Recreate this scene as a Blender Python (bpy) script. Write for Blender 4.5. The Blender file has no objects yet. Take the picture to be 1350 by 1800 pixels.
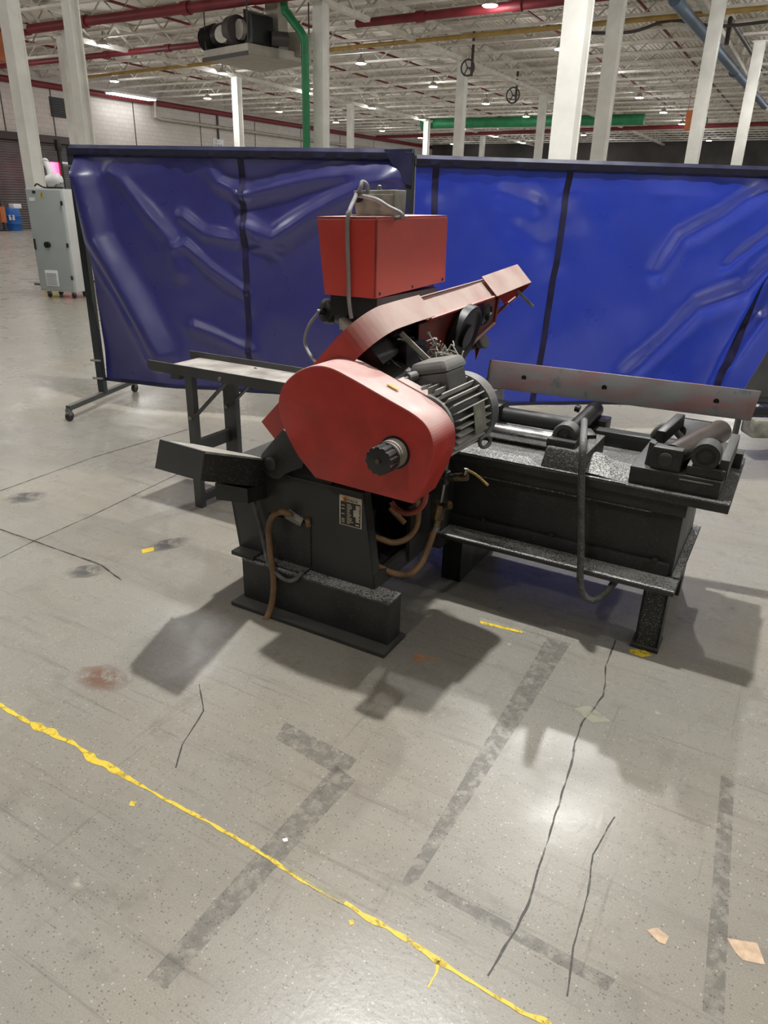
import bpy, bmesh, math, random
from mathutils import Vector, Matrix, noise as mnoise
random.seed(7)
S = bpy.context.scene
COL = S.collection
PI = math.pi

# ------------------------------------------------------------------ camera
CAM_H = 1.55
F_PX, W_PX, H_PX = 1265.0, 1350.0, 1800.0
down = Vector((595 - W_PX/2, -(3830 - H_PX/2), -F_PX)).normalized()
up = -down
fw = Vector((0, 0, -1)); fy = (fw - up*fw.dot(up)).normalized()
rx = fy.cross(up)
cam_d = bpy.data.cameras.new('camera'); cam = bpy.data.objects.new('camera', cam_d); COL.objects.link(cam)
R = Matrix((rx, fy, up))
cam.matrix_world = Matrix.Translation((0, 0, CAM_H)) @ R.to_4x4()
cam_d.sensor_fit = 'VERTICAL'; cam_d.sensor_height = 36.0; cam_d.lens = 36.0*F_PX/H_PX
cam_d.clip_start = 0.02; cam_d.clip_end = 400
S.camera = cam

# ------------------------------------------------------------------ world, exposure
wd = bpy.data.worlds.new('world'); S.world = wd; wd.use_nodes = True
wd.node_tree.nodes['Background'].inputs[0].default_value = (0.62, 0.66, 0.72, 1)
wd.node_tree.nodes['Background'].inputs[1].default_value = 0.3
S.view_settings.view_transform = 'Standard'; S.view_settings.look = 'None'
S.view_settings.exposure = EXPOSURE = 0.0
S.view_settings.gamma = 1.0; S.view_settings.use_curve_mapping = False
LAMP_STRENGTH = 70.0        # radiance of every high-bay lamp lens
BEAM_W, NEAR_W, GLOW_W = 430.0, 1250.0, 42.0 # downward beam and all-round glow of one lamp

# ------------------------------------------------------------------ frames
# hall and machine share one grid: u along the saw bed, v away from the viewer, z up
TH = math.radians(29); O = Vector((0, 2.1, 0))
AX = Vector((math.cos(TH), -math.sin(TH), 0)); BX = Vector((math.sin(TH), math.cos(TH), 0))
def Wp(u, v, z=0.0): return O + AX*u + BX*v + Vector((0, 0, z))
def UV(x, y, z=0.0):
    d = Vector((x, y, 0)) - O
    return Vector((d.dot(AX), d.dot(BX), z))
ROT = Matrix.Rotation(-TH, 4, 'Z')

# ------------------------------------------------------------------ mesh builder (coordinates are u, v, z)
class MB:
    def __init__(s): s.v = []; s.f = []
    def add(s, vs, fs):
        o = len(s.v); s.v += [tuple(p) for p in vs]; s.f += [tuple(i+o for i in f) for f in fs]; return s
    def box(s, a, b):
        x0, y0, z0 = a; x1, y1, z1 = b
        return s.hexa([(x0,y0,z0),(x1,y0,z0),(x1,y1,z0),(x0,y1,z0)], [(x0,y0,z1),(x1,y0,z1),(x1,y1,z1),(x0,y1,z1)])
    def hexa(s, lo, hi):
        n = len(lo)
        return s.add(list(lo)+list(hi), [tuple(range(n-1,-1,-1)), tuple(range(n, 2*n))] + [(i, (i+1) % n, n+(i+1) % n, n+i) for i in range(n)])
    def prism(s, poly, d):
        d = Vector(d); lo = [Vector(p) for p in poly]
        return s.hexa(lo, [p+d for p in lo])
    def bar(s, p0, p1, w, h, upv=(0, 0, 1)):
        p0 = Vector(p0); p1 = Vector(p1); d = (p1-p0).normalized(); upv = Vector(upv)
        sd = d.cross(upv)
        if sd.length < 1e-4: sd = d.cross(Vector((1, 0, 0)))
        sd.normalize(); u2 = sd.cross(d)
        q = [sd*w/2+u2*h/2, -sd*w/2+u2*h/2, -sd*w/2-u2*h/2, sd*w/2-u2*h/2]
        return s.hexa([p0+x for x in q][::-1], [p1+x for x in q][::-1])
    def cyl(s, p0, p1, r0, r1=None, n=20, caps=True):
        if r1 is None: r1 = r0
        p0 = Vector(p0); p1 = Vector(p1); d = (p1-p0).normalized()
        a = d.orthogonal().normalized(); b = d.cross(a)
        vs = []
        for p, r in ((p0, r0), (p1, r1)):
            vs += [p+(a*math.cos(2*PI*i/n)+b*math.sin(2*PI*i/n))*r for i in range(n)]
        fs = [(i, (i+1) % n, n+(i+1) % n, n+i) for i in range(n)]
        if caps: fs += [tuple(range(n-1, -1, -1)), tuple(range(n, 2*n))]
        return s.add(vs, fs)
    def lathe(s, p0, d, prof, n=24):
        "prof: (distance along d, radius)"
        p0 = Vector(p0); d = Vector(d).normalized(); a = d.orthogonal().normalized(); b = d.cross(a)
        vs = []; fs = []
        for t, r in prof:
            vs += [p0+d*t+(a*math.cos(2*PI*i/n)+b*math.sin(2*PI*i/n))*max(r, 1e-4) for i in range(n)]
        for k in range(len(prof)-1):
            fs += [(k*n+i, k*n+(i+1) % n, (k+1)*n+(i+1) % n, (k+1)*n+i) for i in range(n)]
        fs += [tuple(range(n-1, -1, -1)), tuple(range((len(prof)-1)*n, len(prof)*n))]
        return s.add(vs, fs)
    def tube(s, pts, r, n=10, sub=6, closed=False):
        P = [Vector(p) for p in pts]; Q = []
        if sub > 1:
            m = len(P)
            for i in range(m if closed else m-1):
                if closed: a, b, c2, d = P[i-1], P[i], P[(i+1) % m], P[(i+2) % m]
                else: a, b, c2, d = P[max(i-1, 0)], P[i], P[i+1], P[min(i+2, m-1)]
                for k in range(sub):
                    t = k/sub
                    Q.append(0.5*((2*b)+(c2-a)*t+(2*a-5*b+4*c2-d)*t*t+(3*b-a-3*c2+d)*t**3))
            if not closed: Q.append(P[-1])
        else: Q = P
        m = len(Q); vs = []; ref = None
        for i in range(m):
            if closed: t = (Q[(i+1) % m]-Q[i-1]).normalized()
            else: t = (Q[min(i+1, m-1)]-Q[max(i-1, 0)]).normalized()
            if ref is None: ref = t.orthogonal().normalized()
            ref = (ref-t*ref.dot(t)).normalized(); b = t.cross(ref)
            rr = r(i/(m-1)) if callable(r) else r
            vs += [Q[i]+(ref*math.cos(2*PI*k/n)+b*math.sin(2*PI*k/n))*rr for k in range(n)]
        fs = []
        for i in range(m if closed else m-1):
            j = (i+1) % m
            fs += [(i*n+k, i*n+(k+1) % n, j*n+(k+1) % n, j*n+k) for k in range(n)]
        if not closed: fs += [tuple(range(n-1, -1, -1)), tuple(range((m-1)*n, m*n))]
        return s.add(vs, fs)
    def ball(s, c, r, n=14, m=8, sc=(1, 1, 1)):
        c = Vector(c); vs = [c+Vector((0, 0, r*sc[2]))]; fs = []
        for i in range(1, m):
            th = PI*i/m
            for k in range(n):
                vs.append(c+Vector((r*sc[0]*math.sin(th)*math.cos(2*PI*k/n), r*sc[1]*math.sin(th)*math.sin(2*PI*k/n), r*sc[2]*math.cos(th))))
        vs.append(c-Vector((0, 0, r*sc[2])))
        fs += [(0, 1+k, 1+(k+1) % n) for k in range(n)]
        for i in range(m-2):
            fs += [(1+i*n+k, 1+(i+1)*n+k, 1+(i+1)*n+(k+1) % n, 1+i*n+(k+1) % n) for k in range(n)]
        L = len(vs)-1; q = 1+(m-2)*n
        fs += [(L, q+(k+1) % n, q+k) for k in range(n)]
        return s.add(vs, fs)

ORG = {}
def tag(o, label=None, cat=None, group=None, kind=None):
    if label: o['label'] = label
    if cat: o['category'] = cat
    if group: o['group'] = group
    if kind: o['kind'] = kind
    return o
def thing(name, label, cat, u, v, z=0.0, group=None):
    e = bpy.data.objects.new(name, None); COL.objects.link(e); e.empty_display_size = 0.1
    e.matrix_world = Matrix.Translation(Wp(u, v, z)) @ ROT
    ORG[e.name] = Vector((u, v, z))
    return tag(e, label, cat, group)
def mesh_of(name, mb, m, org, smooth=0, bevel=0):
    me = bpy.data.meshes.new(name)
    me.from_pydata([tuple(Vector(p)-org) for p in mb.v], [], mb.f)
    bm = bmesh.new(); bm.from_mesh(me); bmesh.ops.recalc_face_normals(bm, faces=bm.faces)
    if bevel:
        es = [e for e in bm.edges if len(e.link_faces) == 2 and e.calc_face_angle(0) > 0.6]
        bmesh.ops.bevel(bm, geom=es, offset=bevel, segments=2, affect='EDGES', profile=0.6, clamp_overlap=True)
    bm.to_mesh(me); bm.free()
    if isinstance(m, (list, tuple)):
        for x in m: me.materials.append(x)
    else: me.materials.append(m)
    if smooth or bevel:
        for p in me.polygons: p.use_smooth = True
        me.set_sharp_from_angle(angle=math.radians(smooth or 35))
    return me
def part(name, mb, m, parent, smooth=0, bevel=0, label=None, kind=None):
    org = ORG[parent.name]
    o = bpy.data.objects.new(name, mesh_of(name, mb, m, org, smooth, bevel)); COL.objects.link(o)
    o.parent = parent; ORG[o.name] = org
    return tag(o, label, None, None, kind)
def solo(name, mb, m, label=None, cat=None, group=None, kind=None, smooth=0, bevel=0, org=None):
    if org is None:
        xs = [p[0] for p in mb.v]; ys = [p[1] for p in mb.v]; zs = [p[2] for p in mb.v]
        org = Vector(((min(xs)+max(xs))/2, (min(ys)+max(ys))/2, min(zs)))
    org = Vector(org)
    o = bpy.data.objects.new(name, mesh_of(name, mb, m, org, smooth, bevel)); COL.objects.link(o)
    o.matrix_world = Matrix.Translation(Wp(*org)) @ ROT
    ORG[o.name] = org
    return tag(o, label, cat, group, kind)
def copy_tree(src, u, v, z=0.0, label=None):
    c = src.copy(); COL.objects.link(c); c.matrix_world = Matrix.Translation(Wp(u, v, z)) @ src.matrix_world.to_3x3().to_4x4()
    ORG[c.name] = Vector((u, v, z))
    if label: c['label'] = label
    def rec(a, b):
        for ch in list(a.children):
            d = ch.copy(); COL.objects.link(d); d.parent = b; rec(ch, d)
    rec(src, c)
    return c
def text_part(name, body, size, m, parent, at, along=(1, 0, 0), upv=(0, 0, 1), depth=0.0004):
    "flat raised lettering; at, along, upv in u v z"
    cu = bpy.data.curves.new(name, 'FONT'); cu.body = body; cu.size = size; cu.extrude = depth; cu.resolution_u = 2
    tmp = bpy.data.objects.new('tmp_text', cu); COL.objects.link(tmp)
    dg = bpy.context.evaluated_depsgraph_get(); dg.update()
    me = bpy.data.meshes.new_from_object(tmp.evaluated_get(dg))
    bpy.data.objects.remove(tmp)
    a = Vector(along).normalized(); b = Vector(upv).normalized(); n = a.cross(b)
    M = Matrix((a, b, n)).transposed().to_4x4(); M.translation = Vector(at)-ORG[parent.name]
    me.transform(M); me.materials.clear(); me.materials.append(m)
    o = bpy.data.objects.new(name, me); COL.objects.link(o); o.parent = parent; ORG[o.name] = ORG[parent.name]
    return o

# ------------------------------------------------------------------ materials
MATS = {}
def srgb(r, g, b):
    f = lambda c: (c/255/12.92) if c/255 <= 0.04045 else ((c/255+0.055)/1.055)**2.4
    return (f(r), f(g), f(b), 1)
class NT:
    def __init__(s, name):
        s.m = bpy.data.materials.new(name); s.m.use_nodes = True; s.t = s.m.node_tree
        s.b = s.t.nodes['Principled BSDF']; s.co = s.n('ShaderNodeTexCoord').outputs['Object']
    def n(s, k, **kw):
        x = s.t.nodes.new(k)
        for a, b in kw.items(): setattr(x, a, b)
        return x
    def l(s, a, b): s.t.links.new(a, b)
    def put(s, sock, val):
        if hasattr(val, 'node'): s.l(val, sock)
        else: sock.default_value = val
    def noise(s, scale, detail=4, rough=0.55, vec=None, dist=0.0):
        x = s.n('ShaderNodeTexNoise'); x.inputs['Scale'].default_value = scale; x.inputs['Detail'].default_value = detail
        x.inputs['Roughness'].default_value = rough; x.inputs['Distortion'].default_value = dist
        s.l(vec or s.co, x.inputs['Vector']); return x.outputs['Fac']
    def voro(s, scale, vec=None, out='Distance'):
        x = s.n('ShaderNodeTexVoronoi'); x.inputs['Scale'].default_value = scale; s.l(vec or s.co, x.inputs['Vector']); return x.outputs[out]
    def scaled(s, v):
        x = s.n('ShaderNodeMapping'); x.inputs['Scale'].default_value = v; s.l(s.co, x.inputs['Vector']); return x.outputs[0]
    def rng(s, val, a, b, c=0.0, d=1.0):
        x = s.n('ShaderNodeMapRange'); x.clamp = True
        for i, q in zip((1, 2, 3, 4), (a, b, c, d)): x.inputs[i].default_value = q
        s.l(val, x.inputs[0]); return x.outputs[0]
    def mul(s, a, b, op='MULTIPLY'):
        x = s.n('ShaderNodeMath', operation=op); s.put(x.inputs[0], a); s.put(x.inputs[1], b); return x.outputs[0]
    def mix(s, fac, a, b, mode='MIX'):
        x = s.n('ShaderNodeMix', data_type='RGBA', blend_type=mode); s.put(x.inputs[0], fac); s.put(x.inputs[6], a); s.put(x.inputs[7], b); return x.outputs[2]
    def upness(s, a=0.2, b=0.9):
        g = s.n('ShaderNodeNewGeometry'); x = s.n('ShaderNodeSeparateXYZ'); s.l(g.outputs['True Normal'], x.inputs[0]); return s.rng(x.outputs[2], a, b)
    def bump(s, h, strength=0.3, dist=0.01):
        x = s.n('ShaderNodeBump'); x.inputs['Strength'].default_value = strength; x.inputs['Distance'].default_value = dist
        s.l(h, x.inputs['Height']); s.l(x.outputs[0], s.b.inputs['Normal'])
    def base(s, c): s.put(s.b.inputs['Base Color'], c)
    def rough(s, r): s.put(s.b.inputs['Roughness'], r)
    def set(s, k, v): s.put(s.b.inputs[k], v)
def simple(name, col, rough=0.5, metal=0.0, var=0.12, scale=6.0, dust=None, dust_amt=0.0, chips=0.0, chip_scale=260, chip_col=None, bump=0.0):
    t = NT(name)
    nz = t.rng(t.noise(scale, 5), 0.3, 0.7)
    dark = tuple(c*(1-var*2.2) for c in col[:3])+(1,); lite = tuple(min(1, c*(1+var)) for c in col[:3])+(1,)
    c = t.mix(nz, dark, lite)
    r = t.rng(nz, 0, 1, max(0.02, rough-0.07), min(1, rough+0.1))
    if dust:
        d = t.mul(t.mul(t.upness(0.12, 0.68), t.rng(t.noise(9, 6), 0.3, 0.6, 0.72, 1.0)), dust_amt)
        c = t.mix(d, c, dust)
    if chips:
        cc = chip_col or srgb(150, 150, 146)
        v = t.voro(chip_scale, out='Color'); sp = t.n('ShaderNodeSeparateColor'); t.l(v, sp.inputs[0])
        lvl = t.mul(t.rng(t.upness(-0.1, 0.8), 0, 1, 0.06, 0.75), t.mul(t.rng(t.noise(5, 3), 0.35, 0.7, 0.25, 1.0), chips))
        x = t.mul(sp.outputs[0], t.mul(1.0, lvl, 'SUBTRACT'), 'GREATER_THAN')
        c = t.mix(x, c, t.mix(sp.outputs[1], tuple(q*0.55 for q in cc[:3])+(1,), cc))
    t.base(c); t.rough(r); t.set('Metallic', metal)
    if bump: t.bump(t.noise(scale*14, 3), bump, 0.004)
    MATS[name] = t.m
    return t.m
def emit(name, col, strength):
    t = NT(name); t.base((0.8, 0.8, 0.8, 1)); t.set('Emission Color', col); t.set('Emission Strength', strength); return t.m

DUST = srgb(196, 188, 182); PINKDUST = srgb(206, 176, 170)
M_red = simple('red_paint', srgb(184, 54, 46), 0.45, 0, 0.1, 11, PINKDUST, 1.0, bump=0.04)
M_red_guard = simple('red_guard_paint', srgb(160, 54, 46), 0.5, 0, 0.12, 9, srgb(190, 172, 163), 0.95, bump=0.04)
M_red_dull = simple('red_paint_dull', srgb(150, 48, 40), 0.55, 0, 0.22, 7, srgb(196, 178, 170), 0.9, bump=0.05)
M_redbox = simple('red_box_paint', srgb(190, 62, 50), 0.45, 0, 0.08, 4, srgb(226, 196, 190), 0.85, bump=0.03)
M_black = simple('black_grimy_paint', srgb(44, 45, 44), 0.5, 0, 0.25, 8, srgb(120, 118, 112), 0.25, chips=0.12, chip_scale=520, chip_col=srgb(118,118,114), bump=0.12)
M_chips = simple('loose_metal_chips', srgb(84, 84, 82), 0.55, 0.1, 0.3, 30, chips=1.25, chip_scale=330, chip_col=srgb(206, 206, 202), bump=0.4)
M_black_chips = simple('black_paint_metal_chips', srgb(40, 40, 39), 0.6, 0, 0.3, 9, srgb(110, 108, 104), 0.3, chips=0.95, chip_scale=420, bump=0.25)
M_black_smooth = simple('black_steel_paint', srgb(52, 53, 52), 0.48, 0, 0.12, 5, srgb(120, 118, 112), 0.2, bump=0.03)
M_vblack = simple('oily_black', srgb(22, 22, 22), 0.42, 0, 0.3, 10, bump=0.08)
M_castgrey = simple('motor_grey_paint', srgb(92, 94, 93), 0.5, 0.1, 0.18, 12, srgb(165, 160, 154), 0.55, bump=0.06)
M_fin = simple('dusty_motor_fin', srgb(150, 148, 144), 0.6, 0.1, 0.15, 12, srgb(190, 186, 180), 0.6)
M_brownroll = simple('brown_oily_roller', srgb(66, 56, 50), 0.45, 0.1, 0.2, 9)
M_hosespeck = simple('speckled_grey_hose', srgb(78, 79, 77), 0.6, 0, 0.25, 30, srgb(150,150,148), 0.3, chips=0.5, chip_scale=420, bump=0.15)
M_greydust = simple('dusty_grey_alloy', srgb(140, 140, 128), 0.6, 0.1, 0.22, 18, DUST, 0.5, bump=0.1)
M_chrome = simple('chromed_bar', srgb(205, 206, 208), 0.22, 1.0, 0.05, 14)
M_steel = simple('bare_steel', srgb(150, 150, 150), 0.38, 0.9, 0.15, 10)
M_darksteel = simple('dark_grey_steel', srgb(78, 79, 79), 0.5, 0.2, 0.15, 6, srgb(150, 146, 140), 0.3, bump=0.05)
M_table = simple('worn_table_top', srgb(176, 170, 162), 0.55, 0.1, 0.22, 7, bump=0.05)
M_hosebrown = simple('brown_rubber_hose', srgb(128, 98, 66), 0.5, 0, 0.25, 12)
M_hosegrey = simple('grey_rubber_hose', srgb(96, 97, 95), 0.55, 0, 0.25, 30, bump=0.1)
M_hosered = simple('red_brown_hose', srgb(140, 62, 52), 0.5, 0, 0.2, 12)
M_blackrub = simple('black_rubber', srgb(30, 30, 31), 0.5, 0, 0.15, 12)
M_cable = simple('grey_cable', srgb(128, 128, 128), 0.5, 0, 0.12, 12)
M_brass = simple('tarnished_brass', srgb(130, 112, 84), 0.4, 0.7, 0.3, 25)
M_yellowgrip = simple('yellow_plastic_grip', srgb(206, 178, 92), 0.45, 0, 0.1, 20)
M_plate_al = simple('nameplate_aluminium', srgb(200, 192, 172), 0.4, 0.3, 0.1, 30)
M_plate_bk = simple('nameplate_black', srgb(34, 36, 34), 0.45, 0, 0.15, 30)
M_orange_logo = simple('orange_print', srgb(196, 120, 40), 0.5, 0, 0.05)
M_knob = simple('black_bakelite', srgb(38, 39, 41), 0.3, 0, 0.1, 10, srgb(120, 120, 122), 0.3)
M_whitecol = simple('white_column_paint', srgb(232, 230, 222), 0.5, 0, 0.06, 2.5, bump=0.02)
M_ceil_steel = simple('white_roof_steel', srgb(232, 227, 217), 0.55, 0, 0.1, 3)
M_webdark = simple('grey_roof_steel', srgb(205, 198, 188), 0.6, 0, 0.2, 3)
M_redpipe = simple('red_sprinkler_pipe', srgb(118, 32, 40), 0.5, 0, 0.15, 3)
M_yellowpipe = simple('yellow_gas_pipe', srgb(178, 146, 78), 0.5, 0, 0.15, 3)
M_greenpipe = simple('green_pipe_paint', srgb(42, 134, 84), 0.45, 0, 0.12, 3)
M_bluepipe = simple('blue_grey_pipe', srgb(78, 98, 118), 0.5, 0, 0.1, 3)
M_darkpipe = simple('dark_conduit', srgb(70, 64, 62), 0.5, 0, 0.1, 3)
M_cab = simple('light_grey_enamel', srgb(168, 176, 176), 0.38, 0, 0.03, 3)
M_cabside = simple('pale_grey_enamel', srgb(206, 208, 206), 0.4, 0, 0.03, 3)
M_blkplastic = simple('black_plastic', srgb(30, 30, 32), 0.4, 0, 0.05, 10)
M_white = simple('white_plastic', srgb(228, 228, 228), 0.4, 0, 0.04, 6)
M_bluedrum = simple('blue_drum_plastic', srgb(28, 92, 170), 0.4, 0, 0.1, 5)
M_orange = simple('orange_panel', srgb(190, 106, 58), 0.5, 0, 0.12, 5)
M_yellow = simple('yellow_paint', srgb(222, 190, 60), 0.5, 0, 0.1, 8)
M_dustred = simple('dust_caked_red', srgb(196, 150, 142), 0.7, 0, 0.12, 14, DUST, 0.8)
M_red_dark = simple('shaded_interior_red', srgb(104, 40, 34), 0.5, 0, 0.25, 9)  # darker red: shade inside the wheel case is put into the colour
M_redside = simple('muted_red_panel', srgb(178, 76, 63), 0.55, 0, 0.08, 5, srgb(226, 196, 190), 0.85)  # side sheet of the control box, a more muted red than its front
M_wood = simple('raw_wood_scrap', srgb(206, 178, 150), 0.7, 0, 0.15, 40)
M_leaf = simple('dry_brown_scrap', srgb(170, 128, 96), 0.7, 0, 0.15, 40)
M_duct = simple('galvanised_duct', srgb(176, 170, 158), 0.5, 0.3, 0.12, 3)
M_frame = simple('dark_frame_tube', srgb(44, 48, 50), 0.42, 0.1, 0.12, 6)
M_hem = simple('navy_hem_vinyl', srgb(34, 36, 66), 0.4, 0, 0.15, 6)
M_lens = emit('lamp_lens', (1.0, 0.97, 0.93, 1), LAMP_STRENGTH)
M_strip = emit('strip_lens', (1.0, 1.0, 1.0, 1), 12.0)
M_beacon = emit('red_beacon_lens', (1.0, 0.02, 0.10, 1), 5.0)

# steel rail with mill scale
t = NT('mill_scale_steel')
c = t.mix(t.rng(t.noise(6, 5, vec=t.scaled((1, 1, 3))), 0.4, 0.62), srgb(128, 130, 130), srgb(142, 112, 110))
c = t.mix(t.rng(t.noise(22, 6), 0.6, 0.72), c, srgb(96, 108, 106))
t.base(c); t.rough(t.rng(t.noise(9, 4), 0.3, 0.7, 0.34, 0.55)); t.set('Metallic', 0.35); M_rail = t.m

# rust-edged motor ring etc. reuse cast grey. curtains
def vinyl(name, col, tr, col2):
    t = NT(name)
    t.base(t.mix(t.rng(t.noise(3, 4), 0.35, 0.7), col, col2)); t.rough(t.rng(t.noise(5, 3), 0.3, 0.7, 0.26, 0.38))
    t.set('Specular IOR Level', 0.8); t.set('Coat Weight', 0.45); t.set('Coat Roughness', 0.24)
    tl = t.n('ShaderNodeBsdfTranslucent'); tl.inputs[0].default_value = tr
    ad = t.n('ShaderNodeAddShader'); out = t.t.nodes['Material Output']
    t.l(t.b.outputs[0], ad.inputs[0]); t.l(tl.outputs[0], ad.inputs[1]); t.l(ad.outputs[0], out.inputs[0])
    return t.m
M_vin1 = vinyl('navy_vinyl', (0.013, 0.013, 0.085, 1), (0.010, 0.010, 0.05, 1), (0.016, 0.017, 0.105, 1))
M_vin2 = vinyl('royal_blue_vinyl', (0.004, 0.009, 0.10, 1), (0.009, 0.026, 0.24, 1), (0.006, 0.012, 0.135, 1))
M_seam = simple('dark_seam_vinyl', srgb(30, 26, 62), 0.4, 0, 0.2, 12)

# concrete floor
t = NT('worn_concrete')
big = t.rng(t.noise(0.35, 5, 0.6), 0.3, 0.7); mid = t.rng(t.noise(2.2, 6, 0.65), 0.3, 0.72)
c = t.mix(big, srgb(142, 140, 132), srgb(166, 163, 154))
c = t.mix(t.mul(mid, 0.55), c, srgb(136, 131, 121))
streak = t.rng(t.noise(2.0, 5, 0.7, vec=t.scaled((0.45, 3.0, 1))), 0.5, 0.75)
c = t.mix(t.mul(streak, 0.42), c, srgb(108, 105, 100))
scr = t.rng(t.noise(3.0, 5, 0.75, vec=t.scaled((0.35, 9.0, 1))), 0.56, 0.68); c = t.mix(t.mul(scr, 0.55), c, srgb(92, 90, 88))
scr2 = t.rng(t.noise(3.0, 5, 0.75, vec=t.scaled((8.0, 0.4, 1))), 0.60, 0.70); c = t.mix(t.mul(scr2, 0.5), c, srgb(98, 95, 92))
warm = t.rng(t.noise(0.8, 4, 0.6), 0.4, 0.7); c = t.mix(t.mul(warm, 0.3), c, srgb(158, 142, 116))
oil = t.rng(t.noise(0.9, 4, 0.6, dist=0.8), 0.66, 0.8)
c = t.mix(t.mul(oil, 0.5), c, srgb(92, 88, 82))
blot = t.rng(t.noise(5.5, 6, 0.7), 0.55, 0.75); c = t.mix(t.mul(blot, 0.6), c, srgb(112, 106, 97))
v1 = t.n('ShaderNodeTexVoronoi'); v1.inputs['Scale'].default_value = 130; t.l(t.co, v1.inputs['Vector'])
sp = t.n('ShaderNodeSeparateColor'); t.l(v1.outputs['Color'], sp.inputs[0])
near = t.mul(v1.outputs['Distance'], 0.30, 'LESS_THAN')
c = t.mix(t.mul(t.mul(t.mul(sp.outputs[0], 0.93, 'GREATER_THAN'), near), 0.65), c, srgb(206, 200, 188))
c = t.mix(t.mul(t.mul(t.mul(sp.outputs[1], 0.80, 'GREATER_THAN'), near), 0.6), c, srgb(78, 72, 66))
gr = t.noise(260, 3, 0.7); c = t.mix(t.mul(t.rng(gr, 0.35, 0.68), 0.42), c, srgb(92, 86, 80))
t.base(c); t.rough(t.mul(t.rng(mid, 0, 1, 0.17, 0.36), t.mul(gr, 0.08), 'ADD')); t.set('Specular IOR Level', 0.5)
t.bump(t.mul(t.noise(60, 4), t.mul(sp.outputs[2], 0.15), 'ADD'), 0.12, 0.004); M_floor = t.m

# thin marks on the floor: worn paint or dirt with ragged transparent gaps
def film(name, col, amount, scale, rough=0.5, aniso=(1, 1, 1), fade=False, gap=0.45):
    "amount = opacity; gap = share of bare floor showing through; fade = soft rim for stains"
    t = NT(name); t.base(t.mix(t.noise(30, 3), tuple(x*0.8 for x in col[:3])+(1,), col)); t.rough(rough)
    a = t.mul(t.rng(t.noise(scale, 6, 0.7, vec=t.scaled(aniso)), 0.3+gap*0.35-0.06, 0.3+gap*0.35+0.08), amount)
    if fade:
        g = t.n('ShaderNodeTexCoord').outputs['Generated']
        v = t.n('ShaderNodeVectorMath', operation='SUBTRACT'); t.l(g, v.inputs[0]); v.inputs[1].default_value = (0.5, 0.5, 0.5)
        v2 = t.n('ShaderNodeVectorMath', operation='MULTIPLY'); t.l(v.outputs[0], v2.inputs[0]); v2.inputs[1].default_value = (1, 1, 0)
        ln = t.n('ShaderNodeVectorMath', operation='LENGTH'); t.l(v2.outputs[0], ln.inputs[0])
        a = t.mul(a, t.rng(ln.outputs['Value'], 0.15, 0.46, 1.0, 0.0))
    t.set('Alpha', a); return t.m
M_tapemark = film('dark_tape_ghost', srgb(84, 82, 82), 0.28, 26, gap=0.46)
M_crack = film('crack_dirt', srgb(78, 76, 72), 0.6, 14, gap=0.3)
M_ypaint = film('chipped_yellow_paint', srgb(234, 204, 62), 1.0, 30, gap=0.32)
M_ygrey = film('clear_tape', srgb(190, 188, 168), 0.45, 20, 0.22, gap=0.3)
M_rust = film('rust_stain', srgb(140, 96, 74), 0.6, 14, fade=True)
M_oil = film('oil_stain', srgb(84, 86, 88), 0.6, 12, fade=True)
M_palest = film('pale_spot', srgb(196, 192, 176), 0.7, 20, fade=True)

# block wall, deck, roller door
t = NT('painted_block_wall')
br = t.n('ShaderNodeTexBrick'); br.inputs['Scale'].default_value = 1.0; br.inputs['Brick Width'].default_value = 0.4; br.inputs['Row Height'].default_value = 0.2
br.inputs['Mortar Size'].default_value = 0.008; br.inputs['Color1'].default_value = srgb(206, 199, 192); br.inputs['Color2'].default_value = srgb(198, 192, 185); br.inputs['Mortar'].default_value = srgb(172, 166, 160)
sx = t.n('ShaderNodeSeparateXYZ'); cx = t.n('ShaderNodeCombineXYZ'); t.l(t.co, sx.inputs[0]); t.l(sx.outputs[1], cx.inputs[0]); t.l(sx.outputs[2], cx.inputs[1]); t.l(cx.outputs[0], br.inputs['Vector'])
c = t.mix(t.mul(t.rng(t.noise(0.5, 5), 0.45, 0.75), 0.4), br.outputs[0], srgb(168, 158, 150)); t.base(c); t.rough(0.7); M_wall = t.m
t = NT('roof_deck')
wv = t.n('ShaderNodeTexWave', wave_type='BANDS', bands_direction='X'); wv.inputs['Scale'].default_value = 2.1; t.l(t.co, wv.inputs['Vector'])
c = t.mix(t.rng(t.noise(0.25, 5), 0.35, 0.7), srgb(226, 219, 205), srgb(208, 201, 188)); c = t.mix(t.mul(wv.outputs['Fac'], 0.25), c, srgb(128, 122, 112))
t.base(c); t.rough(0.7); t.bump(wv.outputs['Fac'], 0.6, 0.05); M_deck = t.m
M_door = simple('grey_roller_door', srgb(104, 104, 104), 0.5, 0.2, 0.1, 2)
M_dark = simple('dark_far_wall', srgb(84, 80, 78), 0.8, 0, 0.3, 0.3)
M_farwall = simple('far_wall_paint', srgb(172, 164, 154), 0.8, 0, 0.1, 0.3)

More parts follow.
